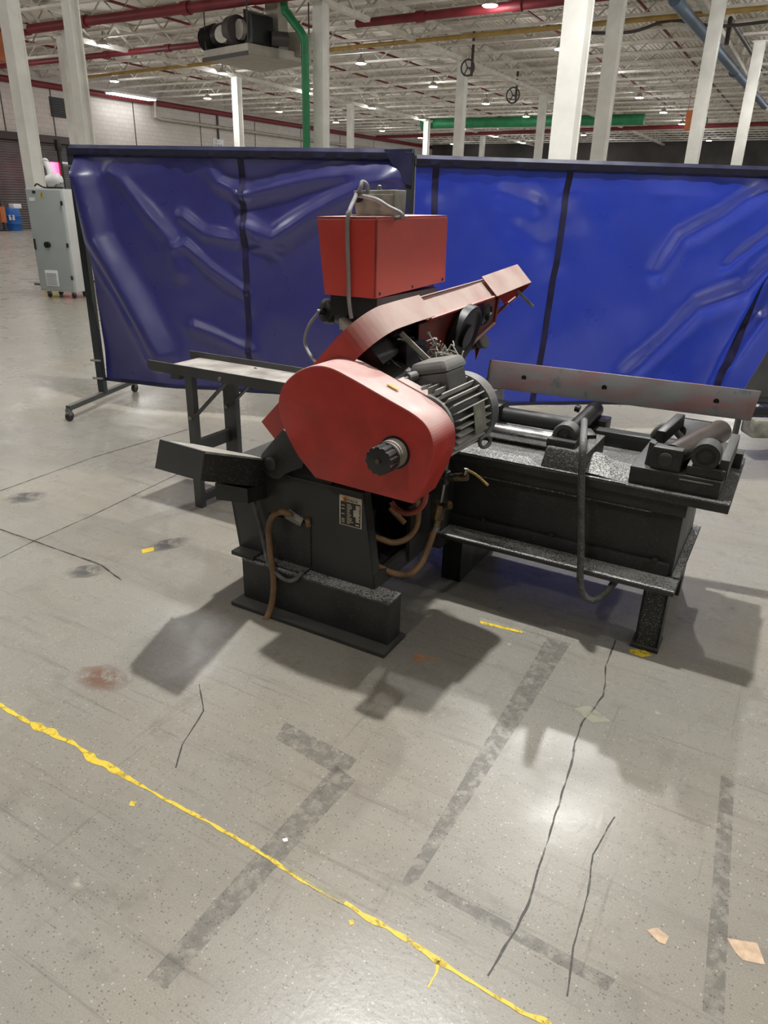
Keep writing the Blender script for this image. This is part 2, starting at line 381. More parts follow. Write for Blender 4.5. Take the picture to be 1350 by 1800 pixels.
# ================================================================== the hall
U0, U1, V0, V1, ZR = -30.5, 36.0, -20.0, 62.0, 6.85
solo('floor', MB().box((U0-0.4, V0, -0.2), (U1, V1, 0)), M_floor, kind='structure', org=(0, 0, 0))
solo('ceiling', MB().box((U0-0.4, V0, ZR), (U1, V1, ZR+0.15)), M_deck, kind='structure', org=(0, 0, ZR))
wall = solo('wall_left', MB().box((U0-0.3, V0, 0), (U0, V1, ZR)), M_wall, kind='structure', org=(U0, 0, 0))
for vv in (20.5, 23.0, 27.8, 32.6, 37.4, 42.2, 47.0, 51.8):
    part('joint_strip', MB().box((U0, vv-0.03, 3.9 if vv < 24 else 0), (U0+0.012, vv+0.03, 5.8)), M_darkpipe, wall)
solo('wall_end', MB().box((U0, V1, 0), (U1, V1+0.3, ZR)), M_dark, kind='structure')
solo('wall_right', MB().box((U1, V0, 0), (U1+0.3, V1, ZR)), M_farwall, kind='structure')
solo('wall_front', MB().box((U0, V0-0.3, 0), (U1, V0, ZR)), M_farwall, kind='structure')

# roller door with curved slats, guide and hood
door = MB()
nz = 36; prof = []
for i in range(nz):
    z = i*3.6/nz
    prof += [(U0+0.05, z+0.006), (U0+0.075, z+0.03), (U0+0.075, z+0.07), (U0+0.05, z+0.094)]
vs = [(u, 12.0, z) for u, z in prof]+[(u, 24.2, z) for u, z in prof]; k = len(prof)
door.add(vs, [(i, i+1, k+i+1, k+i) for i in range(k-1)])
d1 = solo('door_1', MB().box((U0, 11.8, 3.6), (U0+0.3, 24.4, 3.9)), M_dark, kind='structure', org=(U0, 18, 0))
part('curtain_slats', door, M_door, d1)
part('guide_rail', MB().box((U0, 24.2, 0), (U0+0.14, 24.4, 3.6)), M_darkpipe, d1)
part('guide_rail', MB().box((U0, 11.8, 0), (U0+0.14, 12.0, 3.6)), M_darkpipe, d1)

lv = thing('wall_louvre', 'black louvred vent high on the pale block wall above the roller door', 'vent', U0, 23.3, 4.72)
part('louvre_frame', MB().box((U0, 22.9, 4.7), (U0+0.04, 23.8, 5.5)), M_blkplastic, lv)
for i in range(7):
    z = 4.76+i*0.1
    part('slat', MB().hexa([(U0+0.03, 22.95, z), (U0+0.09, 22.95, z-0.02), (U0+0.09, 23.75, z-0.02), (U0+0.03, 23.75, z)], [(U0+0.03, 22.95, z+0.02), (U0+0.09, 22.95, z), (U0+0.09, 23.75, z), (U0+0.03, 23.75, z+0.02)]), M_darksteel, lv)
sg = thing('zone_sign', 'small white ZONE sign with black letters on the far left wall', 'sign', U0, 34.0, 4.2)
part('sign_panel', MB().box((U0+0.02, 33.55, 4.1), (U0+0.05, 34.45, 4.62)), M_white, sg, bevel=0.01)
text_part('sign_text', 'ZONE 1', 0.25, M_blkplastic, sg, (U0+0.055, 33.6, 4.16), (0, 1, 0))
text_part('sign_number', '15 -', 0.25, M_blkplastic, sg, (U0+0.055, 33.62, 4.39), (0, 1, 0))
part('sign_conduit', MB().tube([(U0+0.06, 34.0, 4.6), (U0+0.06, 34.0, 5.8)], 0.06, 8, 1), M_darkpipe, sg)

pipes = 'pipes under the roof'
def pipe(name, pts, r, m, label, sub=1, cat='pipe', fl=None):
    mb = MB().tube(pts, r, 12, sub)
    if not fl: return solo(name, mb, m, label, cat, smooth=50)
    e = thing(name, label, cat, *pts[0])
    part('pipe_run', mb, m, e, smooth=50)
    for p in fl:
        q = Vector(p); a = (Vector(pts[-1])-Vector(pts[0])).normalized()
        part('coupling', MB().cyl(q-a*0.12, q+a*0.12, r*1.28, n=14), m, e, smooth=40)
    return e
pipe('sprinkler_main', [(-28.5, 15.05, 6.0), (-9.0, 14.85, 6.0)], 0.125, M_redpipe, 'thick red sprinkler main nearest the camera at the top left', fl=[(-21, 14.97, 6), (-18.4, 14.94, 6), (-14.5, 14.9, 6)])
pipe('sprinkler_branch', [(-29.5, 19.1, 6.0), (-14.2, 18.6, 6.0)], 0.09, M_redpipe, 'red sprinkler pipe running left of the hanging air unit, behind the thick main', fl=[(-22, 18.86, 6), (-19, 18.76, 6)])
pipe('sprinkler_branch', [(-11.3, 18.1, 6.0), (-2.0, 17.75, 6.0)], 0.105, M_redpipe, 'red sprinkler pipe starting right of the green riser', fl=[(-9.3, 18.02, 6), (-6.6, 17.92, 6)])
pipe('gas_pipe', [(-27.0, 22.2, 6.0), (-12.5, 20.8, 6.0), (4.0, 20.2, 6.0)], 0.06, M_yellowpipe, 'long yellow gas pipe crossing under the roof')
pipe('wall_sprinkler_pipe', [(U0+0.2, 9.0, 5.87), (U0+0.2, 61.5, 5.98)], 0.13, M_redpipe, 'red pipe along the top of the left block wall')
pipe('far_sprinkler_pipe', [(-29.5, 50.5, 5.95), (12.0, 45.0, 5.95)], 0.11, M_redpipe, 'thin dark red pipe far back across the hall')
for u, lab in ((-25.2, 'thin red sprinkler line over the bay beside the left wall'), (-17.6, 'thin red sprinkler line left of the hanging air unit'), (-14.2, 'thin red sprinkler line right behind the hanging air unit'), (-7.4, 'thin red sprinkler line over the bay right of the green riser'), (-4.4, 'thin red sprinkler line just left of the right column row')):
    pipe('sprinkler_line', [(u, 13.5, 6.48), (u, 52.0, 6.48)], 0.038, M_redpipe, lab)
pipe('wall_conduit', [(U0+0.3, 29.0, 6.0), (U0+0.3, 29.0, 5.25), (U0+0.3, 29.3, 5.2), (U0+0.3, 40, 5.2), (U0+0.3, 58, 5.2)], 0.085, M_duct, 'grey conduit hung along the left wall below the red pipe')
pipe('green_riser', [(-11.14, 15.4, 0.0), (-11.14, 15.4, 4.85), (-11.16, 15.4, 5.1), (-11.24, 15.4, 5.32), (-11.62, 15.4, 5.72), (-11.75, 15.4, 5.92), (-11.78, 15.4, 6.84)], 0.1, M_greenpipe, 'green pipe rising beside a column and bending at the top', sub=4)
gh = thing('green_header', 'long horizontal green pipe far back under the roof', 'pipe', -21.4, 42.5, 6.0)
part('pipe_run', MB().cyl((-21.4, 42.5, 5.95), (-8.6, 43.2, 5.95), 0.27, n=16), M_greenpipe, gh, smooth=50)
part('end_flange', MB().cyl((-21.6, 42.49, 5.95), (-21.3, 42.5, 5.95), 0.38, n=16), M_greenpipe, gh, smooth=40)
pipe('blue_pipe', [(-2.85, 17.5, 5.72), (-2.3, 37.0, 5.72)], 0.13, M_bluepipe, 'blue grey pipe slanting behind the right columns', fl=[(-2.7, 23.0, 5.72), (-2.6, 27.5, 5.72)])
pipe('dark_drop_pipe', [(-2.264, 22.125, 5.600), (-2.300, 22.268, 6.200), (-2.019, 29.963, 6.100)], 0.06, M_darkpipe, 'thin dark pipe with a bent end beside the blue pipe')
pipe('sagging_cable', [(-5.834, 21.547, 6.000), (-4.602, 21.301, 5.900), (-3.525, 20.872, 6.000), (-2.521, 21.694, 5.950), (-1.340, 21.901, 6.000)], 0.04, M_darkpipe, 'dark red cable sagging between the right columns', sub=5, cat='cable')

# roof joists: chords and zigzag web
def joist_web(mb, u, v, flip):
    a, b = ((u, v, 6.22), (u+0.62, v, 6.74)) if not flip else ((u, v, 6.74), (u+0.62, v, 6.22))
    return mb.bar(a, b, 0.035, 0.035)
JG = 'roof joists in rows'; JL = 'white open web roof joist under the deck'
def joist(v, detailed):
    j = thing('roof_joist', JL, 'joist', 0, v, 6.2, JG)
    part('bottom_chord', MB().box((U0, v-0.06, 6.17), (U1, v+0.06, 6.235)), M_ceil_steel, j)
    part('top_chord', MB().box((U0, v-0.06, 6.73), (U1, v+0.06, 6.80)), M_ceil_steel, j)
    w = MB(); i = 0; u = U0+0.2
    bars = []
    while u < U1-0.7:
        if detailed and -26 < u < 3: bars.append((u, i % 2))
        else: joist_web(w, u, v, i % 2)
        u += 0.62; i += 1
    part('web', w, M_webdark, j, kind='stuff')
    first = {}
    for u, f in bars:
        if f not in first:
            first[f] = (part('web_bar', joist_web(MB(), u, v, f), M_webdark, j), u)
        else:
            s0, uu = first[f]; c = s0.copy(); COL.objects.link(c); c.parent = j; c.location = (u-uu, 0, 0)
    return j
vj = 15.75-1.73*3; far = None; n = 0
while vj < V1-0.5:
    if 14 < vj < 22:
        q = joist(vj, True); n += 1
        q['label'] = ('front', 'second', 'third', 'fourth', 'fifth')[n-1]+' white roof joist back from the top of the picture, its zigzag web showing'
    elif far is None: far = joist(vj, False)
    else: jj = copy_tree(far, 0, vj, 6.2)
    vj += 1.73

def girder(u, label):
    g = thing('roof_girder', label, 'girder', u, 15.75, 6.0)
    part('bottom_chord', MB().box((u-0.09, 2, 5.98), (u+0.09, V1, 6.10)), M_ceil_steel, g)
    part('top_chord', MB().box((u-0.09, 2, 6.62), (u+0.09, V1, 6.72)), M_ceil_steel, g)
    w = MB(); v = 15.75-1.73*7
    while v < V1-2:
        w.bar((u, v+0.15, 6.08), (u, v+0.86, 6.64), 0.06, 0.06); w.bar((u, v+1.58, 6.08), (u, v+0.87, 6.64), 0.06, 0.06); v += 1.73
    part('web', w, M_ceil_steel, g, kind='stuff')
girder(-20.9, 'white roof girder from the top left over the far left column row')
girder(-10.9, 'white roof girder running over the column beside the green riser')
girder(-2.6, 'white roof girder over the right hand column row')

# columns: wide flange, two flanges and a web, base plate
def column(u, v, w, label, top=6.0, ch=0, sign=None):
    c = thing('steel_column', label, 'column', u, v, 0)
    h = w/2; tf = 0.03
    part('flange', MB().box((u-h, v-h, 0.03), (u+h, v-h+tf, top)), M_whitecol, c)
    part('flange', MB().box((u-h, v+h-tf, 0.03), (u+h, v+h, top)), M_whitecol, c)
    if ch: part('web', MB().box((u-0.02, v-h+tf, 0.03), (u+0.02, v+h-tf, top)), M_whitecol, c)
    else: part('side_plate', MB().box((u-h+0.008, v-h+tf, 0.03), (u+h-0.008, v+h-tf, top)), M_whitecol, c)
    part('base_plate', MB().box((u-h-0.08, v-h-0.08, 0), (u+h+0.08, v+h+0.08, 0.03)), M_darksteel, c)
    part('yellow_band', MB().box((u-h-0.004, v-h-0.004, 0.03), (u+h+0.004, v+h+0.004, 1.2)), M_yellow, c, label='yellow painted foot of the column')
    if top > 5.9: part('cap_plate', MB().box((u-h-0.05, v-h-0.05, top-0.03), (u+h+0.05, v+h+0.05, top)), M_whitecol, c)
    return c
column(-11.02, 7.1, 0.235, 'white column at the far left edge beside the grey cabinet')
column(-10.72, 8.05, 0.2, 'white column with an open web left of the blue screen corner', ch=1)
column(-20.4, 15.75, 0.25, 'white column just behind the paired column at the left')
column(-20.9, 24.4, 0.3, 'white column topped by a girder left of the green riser')
column(-20.9, 33.1, 0.28, 'slim white column right of the green riser')
column(-10.9, 15.75, 0.3, 'white column standing against the green riser')
column(-10.9, 24.4, 0.3, 'white column with a black valve wheel at its top, centre of the hall')
column(-10.9, 33.1, 0.3, 'white column just left of the widest front column')
column(-20.9, 41.7, 0.3, 'far small white column under the end of the green header')
column(-20.9, 50.4, 0.3, 'most distant small white column right of the green header end')
column(-2.03, 8.05, 0.28, 'widest white column standing close behind the right screen')
column(-3.6, 15.75, 0.29, 'second wide white column just right of the widest one')
column(-2.15, 19.0, 0.29, 'white column third from the right side, right of the paired wide ones')
column(-1.68, 24.4, 0.29, 'white column at the right edge of the picture')
# valve wheels
for nm, (px, v) in (('black', ((-10.55, 24.0, 5.75), 0)), ('small black', ((-11.0, 29.6, 5.6), 0)), ('green', ((-4.9, 38.0, 5.3), 0))):
    u, vv, z = px; r = 0.24 if nm != 'small black' else 0.28
    mb = MB().tube([(u+r*math.cos(a*PI/6), vv, z+r*math.sin(a*PI/6)) for a in range(12)], 0.03, 6, 1, closed=True)
    for a in range(3): mb.bar((u, vv, z), (u+r*math.cos(a*2*PI/3), vv, z+r*math.sin(a*2*PI/3)), 0.03, 0.03)
    mb.cyl((u, vv-0.02, z), (u, vv+0.35, z), 0.03, n=8).cyl((u, vv+0.35, z-0.2), (u, vv+0.35, 6.84), 0.05, n=8)
    solo('valve_wheel', mb, M_darkpipe if nm != 'green' else M_greenpipe, {'black': 'black spoked valve wheel beside the central column top', 'small black': 'black valve wheel seen edge on, right of the central column', 'green': 'green valve wheel far back between the right columns'}[nm], 'valve')
solo('orange_banner', MB().box((-5.3, 36.0, 4.75), (-4.95, 36.05, 5.55)).cyl((-5.25, 36.02, 5.55), (-5.25, 36.02, 6.84), 0.012, n=6).cyl((-5.0, 36.02, 5.55), (-5.0, 36.02, 6.84), 0.012, n=6), M_orange, 'narrow orange panel hanging from the roof at the right', 'sign')
solo('orange_box', MB().box((-20.6, 13.2, 4.9), (-20.0, 13.5, 5.6)), M_orange, 'orange box hanging behind the far left column', 'sign', bevel=0.02)
st = thing('strip_light', 'long white strip light high on the left wall', 'lamp', -29.6, 26.3, 5.9)
part('strip_body', MB().box((-29.8, 25.5, 5.92), (-29.3, 28.3, 6.02)), M_white, st)
part('strip_diffuser', MB().box((-29.78, 25.55, 5.88), (-29.32, 28.25, 5.92)), M_strip, st)

# high-bay lamps on a regular grid
LG = 'high-bay lamps in the roof grid'; LL = 'round bright white high-bay lamp hanging in the roof grid'
us = [-26.6, -20.6, -14.3, -7.15, -0.6, 5.8, 12.2, 18.6]
def lamp(u, v):
    l = thing('high_bay_lamp', LL, 'lamp', u, v, 5.9, LG)
    part('lamp_housing', MB().lathe((u, v, 5.96), (0, 0, 1), [(0, 0.20), (0.03, 0.205), (0.05, 0.14), (0.16, 0.10), (0.18, 0.03)], 14), M_duct, l, smooth=40)
    part('lens', MB().lathe((u, v, 5.945), (0, 0, 1), [(0, 0.165), (0.014, 0.175)], 12), M_lens, l, smooth=40)
    part('hook', MB().cyl((u, v, 6.14), (u, v, 6.4), 0.015, n=6), M_darkpipe, l)
    sp = bpy.data.lights.new('lamp_beam', 'SPOT'); sp.energy = BEAM_W; sp.spot_size = math.radians(120); sp.spot_blend = 1.0; sp.shadow_soft_size = 0.08; sp.color = (1.0, 0.995, 0.975)
    so = bpy.data.objects.new('lamp_beam', sp); COL.objects.link(so); so.parent = l; so.location = (0, 0, -0.02)
    gp = bpy.data.lights.new('lamp_glow', 'POINT'); gp.energy = GLOW_W; gp.shadow_soft_size = 0.15; gp.color = (0.97, 0.98, 1.0)
    go = bpy.data.objects.new('lamp_glow', gp); COL.objects.link(go); go.parent = l; go.location = (0, 0, -0.25)
    return l
ORD = ['nearest', 'second', 'third', 'fourth', 'fifth', 'sixth', 'seventh', 'eighth', 'ninth', 'tenth']
ROWN = {-26.6: 'beside the left wall', -20.6: 'over the far left columns', -14.3: 'left of the column with the black valve wheel', -7.15: 'between the valve-wheel column and the widest column', -0.6: 'behind the right hand columns'}
def in_view(u, v, z):
    q = R.transposed() @ (Wp(u, v, z)-Vector((0, 0, CAM_H)))
    if q.z > -1: return False
    x = W_PX/2+F_PX*q.x/-q.z; y = H_PX/2-F_PX*q.y/-q.z
    return 0 < x < W_PX and 0 < y < 262
L0 = None
for u in us:
    seen = 0
    k = -4
    while True:
        v = 17.5+5.75*k; k += 1
        if v > 59: break
        if u > 5 and v > 30: continue
        if abs(v-0.25) < 0.1 and abs(u+0.6) < 0.1: u2, v2 = -0.65, 1.25
        else: u2, v2 = u, v
        lab = None
        if u in ROWN and in_view(u2, v2, 5.95):
            lab = ORD[min(seen, 9)]+' visible high-bay lamp in the row '+ROWN[u]; seen += 1
        if L0 is None: L0 = lamp(u2, v2)
        else:
            q = copy_tree(L0, u2, v2, 5.9, lab)
            if (u2, v2) in ((-0.65, 1.25), (-0.6, 6.0)):      # beams over this bay strengthened for deeper shadows and floor glare
                for ch in q.children:
                    if ch.type == 'LIGHT' and ch.data.type == 'SPOT': ch.data = ch.data.copy(); ch.data.energy = NEAR_W; ch.data.spot_size = math.radians(135)

# hanging air unit
hu = thing('hanging_air_unit', 'beige roof-hung air unit with black blower on top', 'heater', -13.2, 15.8, 4.85)
tr = part('drip_tray', MB().hexa([(-14.1, 15.0, 4.83), (-12.3, 14.6, 4.83), (-11.7, 16.5, 4.83), (-13.9, 17.1, 4.83)], [(-14.1, 15.0, 5.06), (-12.3, 14.6, 5.06), (-11.7, 16.5, 5.06), (-13.9, 17.1, 5.06)]), M_duct, hu, bevel=0.02)
part('edge_angle', MB().bar((-14.12, 14.98, 4.84), (-12.28, 14.57, 4.84), 0.04, 0.09), M_darkpipe, hu)
part('blower_drum', MB().cyl((-14.25, 15.35, 5.36), (-13.2, 15.1, 5.42), 0.27, n=22), M_vblack, hu, smooth=40)
for i in range(9):
    f = i/9
    part('drum_rib', MB().lathe((-14.27+f*0.5, 15.355-f*0.12, 5.36+f*0.03), (1.05, -0.25, 0.06), [(0, 0.27), (0.0, 0.295), (0.02, 0.295), (0.02, 0.27)], 20), M_vblack, hu)
part('blower_scroll', MB().lathe((-13.15, 15.05, 5.42), (1, -0.3, 0), [(0, 0.1), (0.02, 0.33), (0.3, 0.33), (0.32, 0.1)], 24), M_darkpipe, hu, smooth=40)
part('outlet_cone', MB().lathe((-13.3, 15.0, 5.3), (0.2, -0.9, 0.1), [(0, 0.14), (0.25, 0.2)], 18), M_duct, hu, smooth=40)
part('black_housing', MB().hexa([(-12.65, 14.9, 5.08), (-12.3, 14.8, 5.08), (-12.1, 15.4, 5.08), (-12.5, 15.5, 5.08)], [(-12.65, 14.9, 5.85), (-12.3, 14.8, 5.7), (-12.1, 15.4, 5.7), (-12.5, 15.5, 5.85)]), M_vblack, hu, bevel=0.03)
part('round_panel', MB().cyl((-12.72, 14.8, 5.4), (-12.68, 14.9, 5.4), 0.22, n=20), M_duct, hu, smooth=40)
part('supply_duct', MB().box((-12.5, 15.6, 5.06), (-12.1, 16.0, 6.2)), M_duct, hu)
part('side_box', MB().box((-12.15, 16.0, 4.95), (-11.7, 16.5, 5.5)), M_duct, hu, bevel=0.02)
part('motor_pod', MB().cyl((-12.1, 15.3, 5.25), (-11.8, 15.6, 5.25), 0.16, n=16), M_darkpipe, hu, smooth=40)
for p in ((-14.05, 15.05), (-12.33, 14.66), (-11.75, 16.45), (-13.85, 17.0)):
    part('hanger_rod', MB().cyl((p[0], p[1], 4.83), (p[0], p[1], 6.2), 0.018, n=6), M_darkpipe, hu)

# ================================================================== objects by the left wall
def frame_map(mb, P, ex, ey):
    P = Vector(P); ex = Vector(ex).normalized(); ey = Vector(ey).normalized()
    mb.v = [tuple(P+ex*p[0]+ey*p[1]+Vector((0, 0, p[2]))) for p in mb.v]; return mb
cl = Vector((-9.645, 5.870, 0.100)); cr = Vector((-9.037, 6.061, 0.100))
CX = (cr-cl); CX.z = 0; CWd = CX.length; CX.normalize(); CY = Vector((-CX.y, CX.x, 0)); CP = Vector((cl.x, cl.y, 0))
cb = thing('control_cabinet', 'tall light grey electrical cabinet on castors left of the blue screen', 'cabinet', cl.x, cl.y, 0)
cm = lambda mb: frame_map(mb, CP, CX, CY)
CH = 1.60
part('cabinet_body', cm(MB().box((0, 0.02, 0.1), (CWd, 0.42, CH))), M_cabside, cb, bevel=0.008)
dr = part('cabinet_door', cm(MB().box((0.012, 0, 0.13), (CWd-0.035, 0.022, CH-0.02))), M_cab, cb, bevel=0.006)
for z in (0.32, 0.80, 1.40): part('hinge', cm(MB().box((CWd-0.05, -0.012, z-0.03), (CWd-0.022, 0.004, z+0.03))), M_blkplastic, dr)
part('latch', cm(MB().box((0.025, -0.016, 0.72), (0.05, 0.004, 0.88))), M_blkplastic, dr, bevel=0.004)
part('isolator_knob', cm(MB().cyl((CWd*0.42, -0.05, 0.80), (CWd*0.42, 0.0, 0.80), 0.045, n=16).box((CWd*0.42-0.015, -0.075, 0.76), (CWd*0.42+0.015, -0.04, 0.84))), M_blkplastic, dr, smooth=40)
vent = MB().box((CWd*0.22, -0.012, 0.18), (CWd*0.56, 0.004, 0.42))
part('filter_grille', cm(vent), M_white, dr, bevel=0.004)
for i in range(6):
    part('grille_slat', cm(MB().box((CWd*0.25, -0.02, 0.205+i*0.032), (CWd*0.53, -0.010, 0.22+i*0.032))), M_cab, dr)
part('warning_triangle', cm(MB().prism([(CWd*0.38, -0.003, 1.47), (CWd*0.50, -0.003, 1.47), (CWd*0.44, -0.003, 1.56)], (0, 0.004, 0))), M_yellow, dr, label='small yellow warning triangle')
part('warning_bolt', cm(MB().prism([(CWd*0.435, -0.005, 1.485), (CWd*0.445, -0.005, 1.485), (CWd*0.447, -0.005, 1.535), (CWd*0.433, -0.005, 1.535)], (0, 0.002, 0))), M_blkplastic, dr)
part('small_display', cm(MB().box((CWd*0.20, -0.006, 1.53), (CWd*0.28, 0.004, 1.565))), M_blkplastic, dr)
part('white_tag', cm(MB().box((CWd*0.09, -0.003, 1.42), (CWd*0.24, 0.004, 1.47))), M_white, dr)
for a, b in ((0.1, 0.07), (CWd-0.1, 0.07), (0.1, 0.36), (CWd-0.1, 0.36)):
    cs = part('castor', cm(MB().cyl((a-0.015, b+0.02, 0.04), (a+0.015, b+0.02, 0.04), 0.04, n=14)), M_blkplastic, cb, smooth=40)
    part('castor_fork', cm(MB().box((a-0.025, b-0.01, 0.05), (a+0.025, b+0.03, 0.1))), M_steel, cs)
ra = thing('robot_arm', 'small white robot arm lit red, perched on the grey cabinet', 'robot', *(CP+CX*0.42+CY*0.2)[:2], CH)
rm = lambda mb: frame_map(mb, CP+Vector((0, 0, CH)), CX, CY)
part('robot_base', rm(MB().cyl((CWd*0.72, 0.2, 0), (CWd*0.72, 0.2, 0.09), 0.075, n=18)), M_greydust, ra, smooth=40)
part('shoulder_joint', rm(MB().lathe((CWd*0.45, 0.16, 0.10), (1, 0.2, 0.15), [(0, 0.04), (0.02, 0.08), (0.13, 0.095), (0.2, 0.09), (0.24, 0.05)], 18)), M_white, ra, smooth=50)
part('upper_arm', rm(MB().tube([(CWd*0.55, 0.18, 0.12), (CWd*0.50, 0.22, 0.26), (CWd*0.40, 0.25, 0.36)], 0.045, 12)), M_white, ra, smooth=50)
part('wrist', rm(MB().cyl((CWd*0.41, 0.22, 0.36), (CWd*0.36, 0.28, 0.38), 0.05, n=14)), M_white, ra, smooth=40)
solo('black_cable_loop', rm(MB().tube([(0.1, 0.12, 0.03), (0.16, 0.10, 0.06), (0.26, 0.08, 0.02), (0.36, 0.06, 0.012), (CWd*0.62, 0.03, 0.015), (CWd, 0.04, 0.015)], 0.012, 8)), M_blackrub, 'black cables coiled on top of the grey cabinet', 'cable', smooth=50)

bd = thing('blue_drum', 'blue plastic drum on the floor in front of the roller door', 'drum', -29.2, 19.25, 0)
bx, by = -29.2, 19.25
part('drum_body', MB().lathe((bx, by, 0), (0, 0, 1), [(0, 0.26), (0.02, 0.29), (0.25, 0.30), (0.27, 0.31), (0.3, 0.30), (0.55, 0.30), (0.57, 0.31), (0.6, 0.30), (0.85, 0.29), (0.88, 0.27)], 24), M_bluedrum, bd, smooth=40)
part('drum_label', MB().hexa([(bx+0.13, by-0.29, 0.42), (bx+0.29, by-0.13, 0.42), (bx+0.275, by-0.12, 0.42), (bx+0.12, by-0.275, 0.42)], [(bx+0.13, by-0.29, 0.62), (bx+0.29, by-0.13, 0.62), (bx+0.275, by-0.12, 0.62), (bx+0.12, by-0.275, 0.62)]), M_white, bd)
solo('paper_box', MB().box((-29.3, 19.2, 0.88), (-28.95, 19.55, 1.06)), M_white, 'white box lying on the blue drum lid', 'box', bevel=0.01)
bs = thing('beacon_stand', 'dark stand with red beacon lamp at the far left edge', 'beacon', -29.0, 18.6, 0)
part('stand_pole', MB().cyl((-29.0, 18.62, 0), (-29.0, 18.62, 1.65), 0.035, n=10), M_blkplastic, bs, smooth=40)
part('beacon_lens', MB().lathe((-29.0, 18.62, 1.65), (0, 0, 1), [(0, 0.06), (0.12, 0.06), (0.15, 0.02)], 12), M_beacon, bs, smooth=40)
part('orange_panel', MB().box((-28.95, 18.4, 0.35), (-28.75, 18.62, 0.95)), M_orange, bs)
part('foot_plate', MB().box((-29.2, 18.4, 0), (-28.8, 18.8, 0.04)), M_blkplastic, bs)
sg2 = thing('signal_post', 'tall black post with glowing red panel before the roller door, above the cabinet', 'beacon', -28.6, 21.2, 0)
part('post_tube', MB().box((-28.62, 21.45, 0), (-28.5, 21.57, 3.55)), M_blkplastic, sg2)
part('post_head', MB().box((-28.66, 21.40, 3.2), (-28.46, 21.62, 3.65)), M_blkplastic, sg2, bevel=0.02)
part('red_panel', MB().box((-28.72, 21.0, 2.0), (-28.66, 21.5, 2.75)), M_beacon, sg2, label='glowing red panel')
part('cross_arm', MB().box((-28.6, 21.5, 2.7), (-28.5, 22.5, 2.78)), M_white, sg2)

